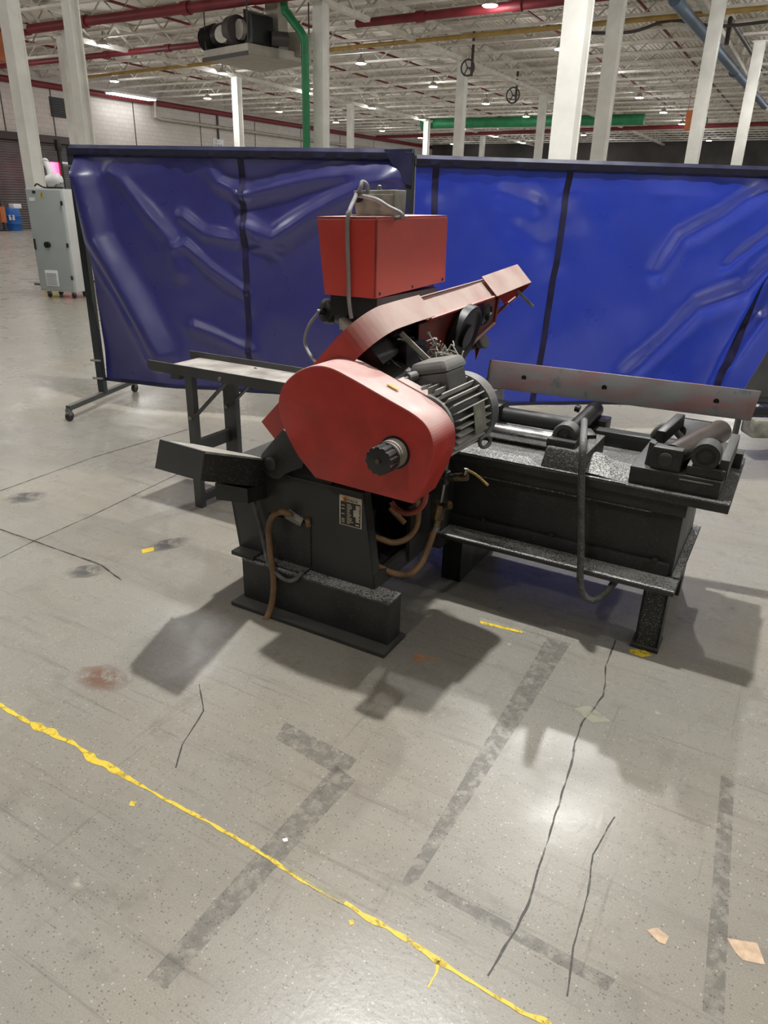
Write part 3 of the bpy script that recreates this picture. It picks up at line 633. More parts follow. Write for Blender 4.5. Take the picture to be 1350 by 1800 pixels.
# ================================================================== welding screens
def screen(name, label, P, Q, ztop, zbot, vm, ridges, seams, edge, posts, seed, hang):
    P = Vector(P); Q = Vector(Q); L = (Q-P).length; d = (Q-P).normalized(); n = Vector((d.y, -d.x, 0))   # n points to the viewer
    r = thing(name, label, 'screen', P.x, P.y, 0)
    def at(s, z, o=0.0): return P+d*s+n*o+Vector((0, 0, z))
    NX, NZ = 150, 100
    rd = []
    for pts, w, a in ridges:
        for i in range(len(pts)-1): rd.append((pts[i], pts[i+1], w, a))
    def height(s, z):
        h = 0.045*mnoise.noise((s*1.1+seed, z*0.9, 0.3))+0.028*mnoise.noise((s*2.6+seed, z*2.2, 4.1))+0.004*mnoise.noise((s*9+seed, z*6, 8.1))
        h += hang(s/L, z)
        best = {}
        for (a, b, w, am) in rd:
            dx, dz = b[0]-a[0], b[1]-a[1]; t = max(0, min(1, ((s-a[0])*dx+(z-a[1])*dz)/(dx*dx+dz*dz)))
            q = math.hypot(s-a[0]-dx*t, z-a[1]-dz*t)
            k = (w, am); best[k] = min(best.get(k, 9), q)
        for (w, am), q in best.items(): h += 1.5*am*math.exp(-(q/w)**2)
        for s0, s1 in seams:
            sm = s0+(s1-s0)*(1-(z-zbot)/(ztop-zbot)); q = abs(s-sm)
            h += 0.012*math.exp(-(q/0.05)**2)*math.sin(z*23+seed)*(0.4+0.6*mnoise.noise((z*4, seed, 1)))
        f = min(1, max(0, (ztop-z)/0.12))
        return h*f
    mb = MB(); vs = []; fs = []
    for j in range(NZ+1):
        z = zbot+(ztop-zbot)*j/NZ
        for i in range(NX+1):
            e = edge(z); s = e+(L-e)*i/NX
            vs.append(at(s, z, height(s, z)))
    fs = [(j*(NX+1)+i, j*(NX+1)+i+1, (j+1)*(NX+1)+i+1, (j+1)*(NX+1)+i) for j in range(NZ) for i in range(NX)]
    part('vinyl_sheet', mb.add(vs, fs), vm, r, smooth=80)
    for s0, s1 in seams:
        sv = []; 
        for j in range(61):
            z = zbot+(ztop-zbot)*j/60; sm = s0+(s1-s0)*(1-j/60)
            for o, ds in ((0.004, -0.022), (0.004, 0.022)): sv.append(at(sm+ds, z, height(sm+ds, z)+o))
        part('seam_band', MB().add(sv, [(2*j, 2*j+1, 2*j+3, 2*j+2) for j in range(60)]), M_seam, r, smooth=60, label='dark stitched seam')
    hv = []
    for i in range(61):
        s = L*i/60; w = 0.004*math.sin(i*1.7+seed)
        for o, z in ((0.004, ztop-0.005+w*0.3), (0.030, ztop+0.01), (0.036, ztop+0.045), (0.012, ztop+0.068), (-0.02, ztop+0.06), (-0.03, ztop+0.01)): hv.append(at(s, z, o+w))
    part('top_hem', MB().add(hv, [(i*6+k, (i+1)*6+k, (i+1)*6+(k+1) % 6, i*6+(k+1) % 6) for i in range(60) for k in range(6)]), M_hem, r, smooth=50, label='dark navy hem over the top rail')
    bv = []
    for i in range(61):
        s = L*i/60
        for o, z in ((0.012, zbot-0.012), (0.012, zbot+0.012), (-0.012, zbot+0.012), (-0.012, zbot-0.012)): bv.append(at(s, z, o+height(s, zbot)))
    part('bottom_hem', MB().add(bv, [(i*4+k, (i+1)*4+k, (i+1)*4+(k+1) % 4, i*4+(k+1) % 4) for i in range(60) for k in range(4)]), M_hem, r, smooth=50, label='dark bottom hem')
    part('top_rail', MB().bar(at(0, ztop+0.03), at(L, ztop+0.03), 0.035, 0.035), M_frame, r)
    for s in posts:
        pw = 0.05; b = at(s, 0.10, 0.0)
        po = part('post', MB().bar(b, at(s, ztop+0.06), pw, pw, d), M_frame, r)
        for z in ((0.22, 0.36, 1.72) if s < 0.5 else (0.22, 0.36)):
            part('bolt', MB().cyl(at(s, z, 0.02)-d*0.06, at(s, z, 0.02)+d*0.03, 0.010, n=8), M_steel, po)
        f0 = at(s, 0.095, 0.46); f1 = at(s, 0.095, -0.46)
        br = part('base_bar', MB().bar(f0, f1, 0.04, 0.035), M_darksteel, r)
        for f in (f0, f1):
            q = Vector((f.x, f.y, 0.035))
            part('castor', MB().cyl(q-d*0.013, q+d*0.013, 0.035, n=14), M_blkplastic, br, smooth=40)
            part('castor_fork', MB().bar(q+Vector((0, 0, 0.005)), q+Vector((0, 0, 0.055)), 0.04, 0.03, d), M_steel, br)
    return r, at
sl = UV(-2.25, 5.59); sr = UV(0.13, 5.10)
R1 = [([(0.0, 1.78), (0.07, 1.59), (0.13, 1.25), (0.36, 0.86), (0.57, 0.45)], 0.11, 0.085),
      ([(0.31, 1.7), (0.7, 1.27), (0.76, 1.04)], 0.05, 0.018), ([(0.76, 1.21), (0.82, 1.23), (0.99, 1.09), (1.24, 0.92)], 0.035, 0.018),
      ([(0.8, 1.42), (0.96, 1.31), (1.21, 1.27)], 0.04, 0.018), ([(1.0, 1.76), (1.07, 1.64), (1.25, 1.56)], 0.05, 0.02),
      ([(1.25, 1.56), (1.8, 1.69), (2.33, 1.78)], 0.05, 0.03), ([(1.26, 1.36), (1.46, 1.29), (1.79, 1.48), (2.3, 1.72)], 0.06, 0.03),
      ([(0.84, 0.66), (0.99, 0.61), (1.26, 0.5)], 0.05, 0.02), ([(1.3, 1.22), (1.52, 1.24)], 0.015, 0.008), ([(1.33, 1.3), (1.5, 1.18)], 0.015, 0.008)]
def e1(z):
    pts = [(0.2, 0.03), (0.68, 0.045), (1.17, 0.06), (1.51, 0.05), (1.8, 0.02)]
    if z >= 1.8: return 0.02
    if z <= 0.2: return 0.03
    for (a, x), (b, y) in zip(pts, pts[1:]):
        if a <= z <= b: return x+(y-x)*(z-a)/(b-a)
scr1, at1 = screen('welding_screen', 'dark navy vinyl screen on wheeled frame behind the left of the machine', sl, sr, 1.79, 0.21, M_vin1, R1, [(1.25, 1.25)], e1, [0.0, 2.41], 1.3,
       lambda f, z: 0.02*math.sin(f*9))
part('corner_flap', MB().prism([at1(2.24, 1.852, 0.034), at1(2.425, 1.858, 0.034), at1(2.425, 1.645, 0.03), at1(2.38, 1.66, 0.03), at1(2.30, 1.76, 0.032)], at1(0, 0, 0.004)-at1(0, 0, 0)), M_hem, scr1, label='folded dark corner flap')
s2 = UV(0.145, 5.125); s3 = UV(3.2, 5.42)
R2 = [([(2.7, 1.9), (2.39, 1.72), (2.11, 1.51), (1.86, 1.36), (1.74, 1.14)], 0.06, 0.03), ([(2.5, 1.45), (2.43, 1.38), (2.29, 1.26), (2.22, 1.19)], 0.03, 0.02),
      ([(2.8, 1.4), (2.52, 1.19), (2.39, 1.03), (2.07, 0.91), (1.9, 0.71), (1.61, 0.42)], 0.07, 0.04), ([(2.56, 0.84), (2.42, 0.51)], 0.05, 0.03),
      ([(0.6, 1.62), (0.8, 1.55)], 0.06, 0.018), ([(0.7, 1.4), (0.86, 1.3)], 0.08, 0.015), ([(2.57, 1.1), (2.3, 0.25)], 0.05, -0.03)]
screen('welding_screen', 'bright royal blue vinyl screen behind the right of the machine', s2, s3, 1.76, 0.21, M_vin2, R2, [(1.02, 0.93), (0.13, 0.13), (2.68, 2.34)], lambda z: 0.0, [3.03], 5.1,
       lambda f, z: 0.03*math.sin(f*5+1)*(1-z/2.2))

# ================================================================== the band saw
saw = thing('band_saw', 'red and black horizontal band saw standing in front of the blue screens', 'machine', 0, 0, 0)
def P(name, mb, m, par=None, **k): return part(name, mb, m, par or saw, **k)
# ---- pedestal
P('base_plate', MB().box((-0.775, 0.115, 0.0), (-0.048, 0.285, 0.018)), M_black_smooth, bevel=0.003)
P('coolant_tank', MB().box((-0.755, 0.175, 0.018), (-0.066, 0.272, 0.19)), M_black, bevel=0.004, label='black coolant tank with metal chips on its ledge')
P('tank_ledge', MB().box((-0.755, 0.175, 0.19), (-0.066, 0.272, 0.197)), M_chips)
P('tank_gusset', MB().hexa([(-0.745, 0.275, 0.022), (-0.60, 0.275, 0.022), (-0.60, 0.66, 0.022), (-0.745, 0.66, 0.022)], [(-0.745, 0.275, 0.19), (-0.60, 0.275, 0.19), (-0.60, 0.66, 0.19), (-0.745, 0.66, 0.19)]), M_black)
P('body_flange', MB().box((-0.815, 0.18, 0.196), (-0.70, 0.66, 0.214)), M_black, bevel=0.003)
P('flange_strip', MB().box((-0.70, 0.19, 0.196), (-0.46, 0.24, 0.206)), M_black_chips)
P('body_floor', MB().box((-0.80, 0.24, 0.19), (-0.165, 0.675, 0.203)), M_black)
lean = lambda z: -0.057*(z-0.19)/0.385
def sheet(u0, v0, u1, v1, z0, z1):
    return MB().hexa([(u0+lean(z0), v0, z0), (u1+lean(z0), v0, z0), (u1+lean(z0), v1, z0), (u0+lean(z0), v1, z0)], [(u0+lean(z1), v0, z1), (u1+lean(z1), v0, z1), (u1+lean(z1), v1, z1), (u0+lean(z1), v1, z1)])
P('body_front', sheet(-0.813, 0.235, -0.163, 0.247, 0.2, 0.575), M_black_smooth, bevel=0.003, label='black front panel of the pedestal')
P('body_side', sheet(-0.813, 0.235, -0.80, 0.68, 0.2, 0.575), M_black_smooth)
P('body_back', sheet(-0.813, 0.66, -0.163, 0.68, 0.2, 0.575), M_black)
P('body_top', MB().box((-0.87, 0.235, 0.565), (-0.22, 0.68, 0.58)), M_black)
P('body_frame', sheet(-0.178, 0.236, -0.163, 0.29, 0.2, 0.575), M_black)
P('body_frame', sheet(-0.19, 0.24, -0.16, 0.68, 0.2, 0.245), M_black)
P('pump', MB().lathe((-0.33, 0.43, 0.21), (0, 0, 1), [(0, 0.07), (0.12, 0.07), (0.13, 0.05), (0.22, 0.05), (0.23, 0.02)], 18), M_vblack, smooth=40)
P('access_panel', MB().box((-0.655, 0.228, 0.22), (-0.45, 0.236, 0.40)), M_black, bevel=0.004)
# nameplate
npz0, npz1, npu0, npu1 = 0.437, 0.557, -0.318, -0.222
npl = P('nameplate', MB().box((npu0, 0.231, npz0), (npu1, 0.236, npz1)), M_plate_al, bevel=0.001, label='metal nameplate with maker name and data table')
P('table_field', MB().box((npu0+0.006, 0.2300, npz0+0.004), (npu1-0.004, 0.2312, npz1-0.024)), M_plate_bk, npl)
text_part('maker_name', 'MADA', 0.0155, M_plate_bk, npl, (npu0+0.036, 0.2304, npz1-0.021))
text_part('maker_initial', 'A', 0.018, M_plate_bk, npl, (npu0+0.020, 0.2302, npz1-0.021))
P('logo_disc', MB().cyl((npu0+0.026, 0.2306, npz1-0.014), (npu0+0.026, 0.232, npz1-0.014), 0.0105, n=18), M_orange_logo, npl)
rows = MB(); rows2 = MB()
for i in range(12):
    z = npz1-0.034-i*0.0068
    rows2.box((npu0+0.034, 0.2296, z), (npu0+0.034+0.012+0.016*random.random(), 0.2301, z+0.003))
    if i in (1, 3, 6, 9, 10, 11): rows2.box((npu0+0.010, 0.2296, z), (npu0+0.024, 0.2301, z+0.003))
    a = npu0+(0.062 if 3 <= i <= 6 else 0.072)
    if i not in (10,): rows.box((a, 0.2296, z-0.001), (npu1-0.006-0.004*random.random(), 0.2301, z+0.0042))
P('value_boxes', rows, M_plate_al, npl); P('table_words', rows2, M_plate_al, npl)

# ---- cut-off chute at the left front
ct, cb2 = [], []
chute_top = [(-0.752, -0.193, 0.800), (-0.547, -0.206, 0.800), (-0.652, 0.235, 0.626), (-0.78, 0.30, 0.600), (-0.870, 0.06, 0.698)]
P('chute_deck', MB().hexa([(a, b, z-0.006) for a, b, z in chute_top], chute_top), M_greydust, label='dust covered top of the chute')
zb = [0.525, 0.51, 0.50]
P('chute_front', MB().prism([(-0.754, -0.197, 0.802), (-0.547, -0.210, 0.802), (-0.575, -0.210, 0.695), (-0.791, -0.197, 0.693)], (0, 0.006, 0)), M_darksteel)
P('chute_side', MB().prism([(-0.547, -0.208, 0.802), (-0.652, 0.232, 0.628), (-0.667, 0.232, 0.509), (-0.575, -0.208, 0.695)], (-0.006, 0.001, 0)), M_black_chips)
P('chute_side', MB().prism([(-0.752, -0.193, 0.80), (-0.870, 0.06, 0.698), (-0.89, 0.06, 0.60), (-0.791, -0.193, 0.693)], (0.006, 0.001, 0)), M_black)
P('chute_floor', MB().hexa([(-0.79, -0.19, 0.693), (-0.578, -0.205, 0.695), (-0.669, 0.235, 0.505), (-0.86, 0.235, 0.50)], [(-0.79, -0.19, 0.699), (-0.578, -0.205, 0.701), (-0.669, 0.235, 0.511), (-0.86, 0.235, 0.506)]), M_black)
P('chute_bracket', MB().hexa([(-0.82, 0.12, 0.46), (-0.66, 0.12, 0.48), (-0.66, 0.26, 0.46), (-0.84, 0.26, 0.44)], [(-0.82, 0.12, 0.53), (-0.66, 0.12, 0.54), (-0.66, 0.26, 0.52), (-0.84, 0.26, 0.51)]), M_black)
# hinge lug
hb = MB(); hc = Vector((-0.595, 0.20, 0.63))
pol = [(hc.x+0.062*math.cos(a*PI/180), hc.y, hc.z+0.062*math.sin(a*PI/180)) for a in range(150, 331, 15)]+[(-0.46, 0.20, 0.64), (-0.44, 0.20, 0.72), (-0.545, 0.20, 0.775)]
lug = P('hinge_lug', hb.prism(pol, (0, 0.06, 0)), M_black, bevel=0.006)
P('hinge_bolt', MB().lathe((hc.x-0.008, 0.201, hc.z), (0, -1, 0), [(0, 0.026), (0.010, 0.026), (0.014, 0.018)], 18), M_black_smooth, lug, smooth=40)
P('hinge_pedestal', MB().hexa([(-0.62, 0.24, 0.575), (-0.36, 0.24, 0.575), (-0.36, 0.5, 0.575), (-0.62, 0.5, 0.575)], [(-0.60, 0.26, 0.66), (-0.36, 0.26, 0.66), (-0.36, 0.48, 0.66), (-0.60, 0.48, 0.66)]), M_vblack, bevel=0.006)
P('white_guide_plate', MB().hexa([(-0.70, 0.36, 0.585), (-0.60, 0.36, 0.585), (-0.60, 0.39, 0.585), (-0.70, 0.39, 0.585)], [(-0.68, 0.36, 0.70), (-0.58, 0.36, 0.70), (-0.58, 0.39, 0.70), (-0.68, 0.39, 0.70)]), M_steel)

# ---- red drive cover
ctrl = [(-0.348, 0.649), (-0.417, 0.712), (-0.476, 0.804), (-0.500, 0.883), (-0.480, 0.956), (-0.421, 1.013), (-0.350, 1.045), (-0.283, 1.048), (-0.205, 1.026), (-0.067, 0.977), (0.030, 0.942), (0.078, 0.910), (0.102, 0.862), (0.104, 0.800), (0.086, 0.740), (0.042, 0.638)]
out = []
cn = len(ctrl)
for i in range(cn):
    if ctrl[i] == (0.042, 0.638): out.append(ctrl[i]); continue
    if i in (0, 13, 14): out.append(ctrl[i]); continue
    a, b, c2, d = ctrl[i-1], ctrl[i], ctrl[(i+1) % cn], ctrl[(i+2) % cn]
    for k in range(5):
        t = k/5
        out.append(tuple(0.5*((2*b[q])+(c2[q]-a[q])*t+(2*a[q]-5*b[q]+4*c2[q]-d[q])*t*t+(3*b[q]-a[q]-3*c2[q]+d[q])*t**3) for q in (0, 1)))
dcov = P('drive_cover', MB().prism([(u, 0.12, z) for u, z in out], (0, 0.17, 0)), M_red, bevel=0.006, smooth=30, label='big rounded red drive cover')
kc = Vector((-0.033, 0.12, 0.803))
P('knob_hole', MB().lathe(kc+Vector((0, 0.001, 0)), (0, -1, 0), [(0, 0.056), (0.003, 0.056)], 28), M_vblack, dcov)
P('knob_collar', MB().lathe(kc, (0, -1, 0), [(0, 0.048), (0.035, 0.048), (0.036, 0.044), (0.052, 0.044)], 28), M_greydust, dcov, smooth=40, label='pale scale collar of the speed knob')
kn = []
nk = 48
for i in range(nk):
    a = 2*PI*i/nk; r = 0.047 if (i % 4) in (0, 1, 2) else 0.042
    kn.append((kc.x+r*math.cos(a), kc.y-0.052, kc.z+r*math.sin(a)))
P('speed_knob', MB().prism(kn, (0, -0.055, 0)), M_knob, dcov, bevel=0.0015, label='fluted black speed knob')
P('knob_rim', MB().lathe(kc+Vector((0, -0.050, 0)), (0, -1, 0), [(0, 0.048), (0.010, 0.049), (0.012, 0.044)], 28), M_knob, dcov, smooth=40)
P('knob_nut', MB().cyl(kc+Vector((0, -0.109, 0)), kc+Vector((0, -0.113, 0)), 0.009, n=6), M_brass, dcov)
P('warning_sticker', MB().prism([(-0.115, 0.20, 0.9995), (-0.075, 0.20, 0.9865), (-0.075, 0.215, 0.9865), (-0.115, 0.215, 0.9995)], (0.0005, 0, 0.002)), M_yellowgrip, dcov)
P('cover_flange_plate', MB().hexa([(-0.10, 0.29, 0.93), (0.06, 0.29, 0.89), (0.06, 0.36, 0.89), (-0.10, 0.36, 0.93)], [(-0.12, 0.285, 1.000), (0.055, 0.285, 0.940), (0.055, 0.33, 0.940), (-0.12, 0.33, 1.000)]), M_dustred)
# ---- pulley rim and red hose below
P('pulley', MB().lathe((-0.05, 0.27, 0.665), (0, 1, 0.0), [(0, 0.04), (0.0, 0.075), (0.03, 0.075), (0.03, 0.04)], 26), M_vblack, smooth=40)

# ---- motor
ma0 = Vector((-0.012, 0.285, 0.850)); md = Vector((0.07, 1, 0.03)).normalized()
def mp(t, r=0.0, a=0.0):
    x = md.orthogonal().normalized(); x = Vector((1, -md.x, 0)).normalized(); y = md.cross(x); y = -y if y.z < 0 else y
    return ma0+md*t+(x*math.cos(a)+y*math.sin(a))*r
mot = P('motor', MB().lathe(ma0, md, [(0, 0.10), (0.02, 0.110), (0.27, 0.110), (0.275, 0.10)], 32), M_vblack, smooth=40, label='finned electric motor behind the red cover')
for i in range(30):
    a = 2*PI*i/30+0.1
    P('cooling_fin', MB().bar(mp(0.02, 0.119, a), mp(0.245, 0.119, a), 0.0042, 0.026, mp(0, 1, a)-mp(0)), M_fin, mot)
P('mount_flange', MB().lathe(ma0, md, [(-0.005, 0.08), (0.0, 0.112), (0.014, 0.112), (0.02, 0.10)], 30), M_castgrey, mot, smooth=40)
P('fan_cowl', MB().lathe(ma0, md, [(0.245, 0.118), (0.25, 0.135), (0.29, 0.137), (0.312, 0.130), (0.322, 0.11), (0.327, 0.05)], 36), M_castgrey, mot, smooth=30)
P('rating_plate', MB().bar(mp(0.115, 0.133, 0.16), mp(0.195, 0.133, 0.16), 0.10, 0.003, mp(0, 1, 0.16)-mp(0)), M_greydust, mot)
tb0 = mp(0.155, 0.13, PI/2+0.25)
def tbx(a, b, c): # terminal box frame: across, along the motor, up
    y = (mp(0, 1, PI/2+0.25)-mp(0)); x = md.cross(y) ; x = -x if x.x < 0 else x
    return tb0+x*a+md*b+y*c
def tbox(a0, a1, b0, b1, c0, c1, tp=0.0):
    return MB().hexa([tbx(a0, b0, c0), tbx(a1, b0, c0), tbx(a1, b1, c0), tbx(a0, b1, c0)], [tbx(a0+tp, b0+tp, c1), tbx(a1-tp, b0+tp, c1), tbx(a1-tp, b1-tp, c1), tbx(a0+tp, b1-tp, c1)])
P('terminal_box_base', tbox(-0.07, 0.07, -0.065, 0.065, -0.03, 0.032), M_castgrey, mot, bevel=0.008)
P('terminal_box_lid', tbox(-0.082, 0.082, -0.075, 0.078, 0.032, 0.074, 0.014), M_castgrey, mot, bevel=0.016, label='dusty terminal box lid')
P('cable_gland', MB().cyl(tbx(-0.05, -0.07, 0.035), tbx(-0.06, -0.105, 0.035), 0.017, n=14), M_castgrey, mot, smooth=40)
P('lifting_eye', MB().tube([mp(0.25, 0.150, -0.72)+Vector((0.0, 0.022*math.cos(a), 0.022*math.sin(a)))+Vector((0.012*math.cos(a), 0, 0)) for a in [i*PI/6 for i in range(12)]], 0.0075, 8, 1, closed=True), M_castgrey, mot, smooth=50)
P('terminal_lead', MB().tube([tbx(-0.06, -0.10, 0.035), tbx(-0.075, -0.16, 0.02), tbx(-0.05, -0.2, -0.02)], 0.008, 8), M_cable, mot, smooth=50)

# ---- blade guard and bow: a case tilted 45 degrees about the saw's length
Q0 = Vector((-0.27, 0.3, 1.195)); sq = 2**-0.5
Bp = Vector((0, 1, 0.033)); Dd = Vector((-sq, 0, -sq)); Nn = Vector((sq, 0.0233, -sq)).normalized()
def hp(b, d, n): return Q0+Bp*b+Dd*d+Nn*n
def strip(pts, n0, n1, th=0.004):
    "bent sheet-metal strip following (b, d) points, from n0 to n1 across"
    m = MB(); vs = []; k = len(pts)
    for i, (b, d) in enumerate(pts):
        a = Vector(pts[max(i-1, 0)]); c = Vector(pts[min(i+1, k-1)]); t = (c-a).normalized(); nn = Vector((t.y, -t.x))*th
        na, nb = (n0, n1)
        vs += [hp(b, d, na), hp(b, d, nb), hp(b+nn.x, d+nn.y, nb), hp(b+nn.x, d+nn.y, na)]
    fs = [(i*4+q, i*4+(q+1) % 4, (i+1)*4+(q+1) % 4, (i+1)*4+q) for i in range(k-1) for q in range(4)]
    fs += [(0, 1, 2, 3), ((k-1)*4+3, (k-1)*4+2, (k-1)*4+1, (k-1)*4)]
    return m.add(vs, fs)
arc = [(-0.04+0.0*i, 0.62-0.1*i) for i in range(6)]
cnr = [(-0.04+0.13*(1-math.cos(a)), 0.10-0.13*math.sin(a)) for a in [i*PI/2/10 for i in range(11)]]
guard = P('blade_guard', strip([(-0.015, 0.62), (-0.02, 0.5), (-0.03, 0.3)]+cnr+[(0.2, -0.032), (0.37, -0.03)], 0.0, 0.10), M_red_guard, smooth=40, label='red blade guard curving over the drive wheel')
P('guard_top', strip([(0.34, -0.006), (0.8, -0.008), (1.08, -0.012)], 0.0, 0.095), M_red_guard, guard, smooth=40, label='dust covered straight section of the guard')
P('end_cap', strip([(0.99, -0.028), (1.2, -0.043), (1.385, -0.055), (1.43, -0.02), (1.43, 0.13)], -0.006, 0.105), M_red_guard, guard, smooth=25, label='pink dusty end cap of the bow')
P('back_sheet', MB().prism([hp(b, d, 0) for b, d in ((-0.01, 0.62), (-0.02, 0.1), (0.06, -0.02), (1.40, -0.02), (1.42, 0.5), (1.25, 0.62), (0.95, 0.62), (0.80, 0.32), (0.50, 0.32), (0.42, 0.62))], Nn*0.004), M_red_dull, guard)
P('guard_lip', strip([(0.36, -0.002), (1.0, -0.006)], 0.094, 0.1, 0.018), M_redbox, guard)
def wheel(b, d, n, r, nm):
    c = hp(b, d, n)
    w = P(nm, MB().lathe(c, Nn, [(0, 0.03), (0, r-0.03), (-0.012, r-0.03), (-0.012, r), (0.024, r), (0.024, r-0.022), (0.012, r-0.03), (0.014, 0.06), (0.03, 0.05), (0.03, 0.02)], 40), M_vblack, guard, smooth=35)
    return w
wheel(0.28, 0.35, 0.05, 0.235, 'blade_wheel')
iw = Vector((-0.203, 1.0, 1.045)); ia = Vector((0.96, 0.02, -0.26)).normalized()
P('blade_wheel', MB().lathe(iw, ia, [(-0.01, 0.03), (0, 0.10), (-0.01, 0.102), (-0.01, 0.128), (0.024, 0.128), (0.026, 0.118), (0.014, 0.108), (0.014, 0.05), (0.03, 0.05), (0.03, 0.02)], 44), M_vblack, guard, smooth=35)
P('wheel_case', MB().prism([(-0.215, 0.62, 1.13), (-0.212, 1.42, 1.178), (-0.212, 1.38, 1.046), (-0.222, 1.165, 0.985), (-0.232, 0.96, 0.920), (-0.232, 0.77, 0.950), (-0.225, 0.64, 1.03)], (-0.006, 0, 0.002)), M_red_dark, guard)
P('case_rim', MB().tube([(-0.208, 1.40, 1.16), (-0.208, 1.38, 1.046), (-0.218, 1.165, 0.985), (-0.225, 1.08, 0.955)], 0.008, 8, 1), M_red_dull, guard, smooth=50)
P('wheel_hub', MB().lathe(Vector((-0.205, 1.245, 1.10)), ia, [(0, 0.05), (0.012, 0.05), (0.012, 0.043), (0.006, 0.045), (0.01, 0.02), (0.03, 0.018)], 26), M_black, guard, smooth=40)
P('band_guide_arm', MB().hexa([(-0.27, 0.50, 0.99), (-0.20, 0.50, 0.97), (-0.24, 0.86, 0.92), (-0.30, 0.86, 0.94)], [(-0.27, 0.50, 1.10), (-0.20, 0.50, 1.08), (-0.24, 0.86, 1.06), (-0.30, 0.86, 1.08)]), M_vblack, guard, bevel=0.01)
P('saw_band', strip([(0.28, 0.583), (1.10, 0.563)], 0.045, 0.073, 0.0015), M_steel, guard)
P('bow_beam', MB().hexa([hp(0.2, 0.06, 0.015), hp(1.25, 0.06, 0.015), hp(1.25, 0.16, 0.015), hp(0.2, 0.24, 0.015)], [hp(0.2, 0.06, 0.085), hp(1.25, 0.06, 0.085), hp(1.25, 0.16, 0.085), hp(0.2, 0.24, 0.085)]), M_vblack, bevel=0.008)
P('bow_web', MB().hexa([hp(0.05, 0.08, 0.01), hp(0.55, 0.08, 0.01), hp(0.50, 0.45, 0.01), hp(0.05, 0.5, 0.01)], [hp(0.05, 0.08, 0.16), hp(0.55, 0.08, 0.09), hp(0.50, 0.45, 0.09), hp(0.05, 0.5, 0.22)]), M_vblack, bevel=0.01)
P('gear_housing', MB().cyl((-0.26, 0.285, 0.85), (-0.22, 0.47, 0.86), 0.16, n=28), M_vblack, smooth=40)
P('pivot_arm', MB().hexa([(-0.50, 0.29, 0.63), (-0.05, 0.29, 0.66), (-0.05, 0.55, 0.66), (-0.50, 0.55, 0.63)], [(-0.46, 0.29, 0.82), (-0.05, 0.29, 0.80), (-0.05, 0.5, 0.78), (-0.46, 0.5, 0.80)]), M_vblack, bevel=0.012)
P('guide_beam', MB().bar(hp(0.42, 0.10, 0.12), hp(0.60, 0.36, 0.17), 0.05, 0.05), M_vblack, bevel=0.006)
P('guide_clamp', MB().bar(hp(0.16, 0.012, 0.10), hp(0.205, 0.012, 0.245), 0.016, 0.018), M_greydust, bevel=0.003, label='pale grey clamp bar under the guard edge')
P('guide_clamp', MB().bar(hp(1.36, 0.012, 0.09), hp(1.40, 0.012, 0.20), 0.012, 0.014), M_greydust, bevel=0.003, label='small pale bar sticking out at the end of the bow')
P('red_tab', MB().bar(hp(0.56, 0.07, 0.09), hp(0.56, 0.11, 0.095), 0.03, 0.004, Nn), M_red)
P('guard_hanger', MB().bar(hp(0.50, 0.0, 0.092), hp(0.50, 0.16, 0.092), 0.010, 0.012), M_greydust)
P('tension_flap', MB().prism([hp(1.40, 0.05, 0.10), hp(1.43, 0.20, 0.08), hp(1.34, 0.26, 0.12), hp(1.30, 0.06, 0.11)], Nn*0.006), M_red_dull)
tk = (-0.200, 1.262, 0.980)
P('tension_knob', MB().lathe(tk, (0.9, -0.3, 0.28), [(-0.07, 0.018), (-0.03, 0.018), (-0.03, 0.03), (-0.005, 0.032), (0.0, 0.026)], 18), M_castgrey, smooth=40, label='grey blade tension knob')
P('tension_screw', MB().cyl(Vector(tk)+Vector((-0.09, 0.03, -0.03)), Vector(tk)+Vector((-0.03, 0.01, -0.01)), 0.028, n=14), M_vblack, smooth=40)
P('tension_pointer', MB().prism([Vector(tk)+Vector(q) for q in ((-0.05, 0, -0.02), (-0.02, 0, -0.02), (-0.04, 0, -0.09))], (0, 0.008, 0)), M_red_dull)
chip = MB()
cc = Vector((-0.117, 0.620, 1.033))
for i in range(60):
    q = cc+Vector((random.gauss(0, 0.03), random.gauss(0, 0.02), random.gauss(0, 0.025)))
    chip.tube([q, q+Vector((random.gauss(0, 0.012), random.gauss(0, 0.012), random.gauss(0, 0.012))), q+Vector((random.gauss(0, 0.02), random.gauss(0, 0.02), random.gauss(0, 0.02)))], 0.0028, 5, 3)
P('swarf_clump', chip, M_greydust, kind='stuff', smooth=50)
web = MB()
for a, b in (((-0.268, 0.420, 1.071), (-0.167, 0.400, 0.961)), ((-0.258, 0.420, 1.060), (-0.122, 0.420, 0.988)), ((-0.215, 0.420, 1.029), (-0.125, 0.420, 0.971)), ((-0.234, 0.420, 1.045), (-0.212, 0.420, 0.951)), ((-0.192, 0.420, 1.028), (-0.285, 0.420, 1.008)), ((-0.179, 0.550, 1.031), (-0.086, 0.500, 1.009)), ((-0.134, 0.600, 1.049), (-0.061, 0.500, 1.006)), ((-0.104, 1.400, 1.186), (-0.177, 1.400, 1.105))):
    a = Vector(a); b = Vector(b); web.tube([a, (a+b)/2+Vector((0, 0, -0.01)), b], 0.0008, 4, 4)
P('cobweb', web, M_greydust, kind='stuff')

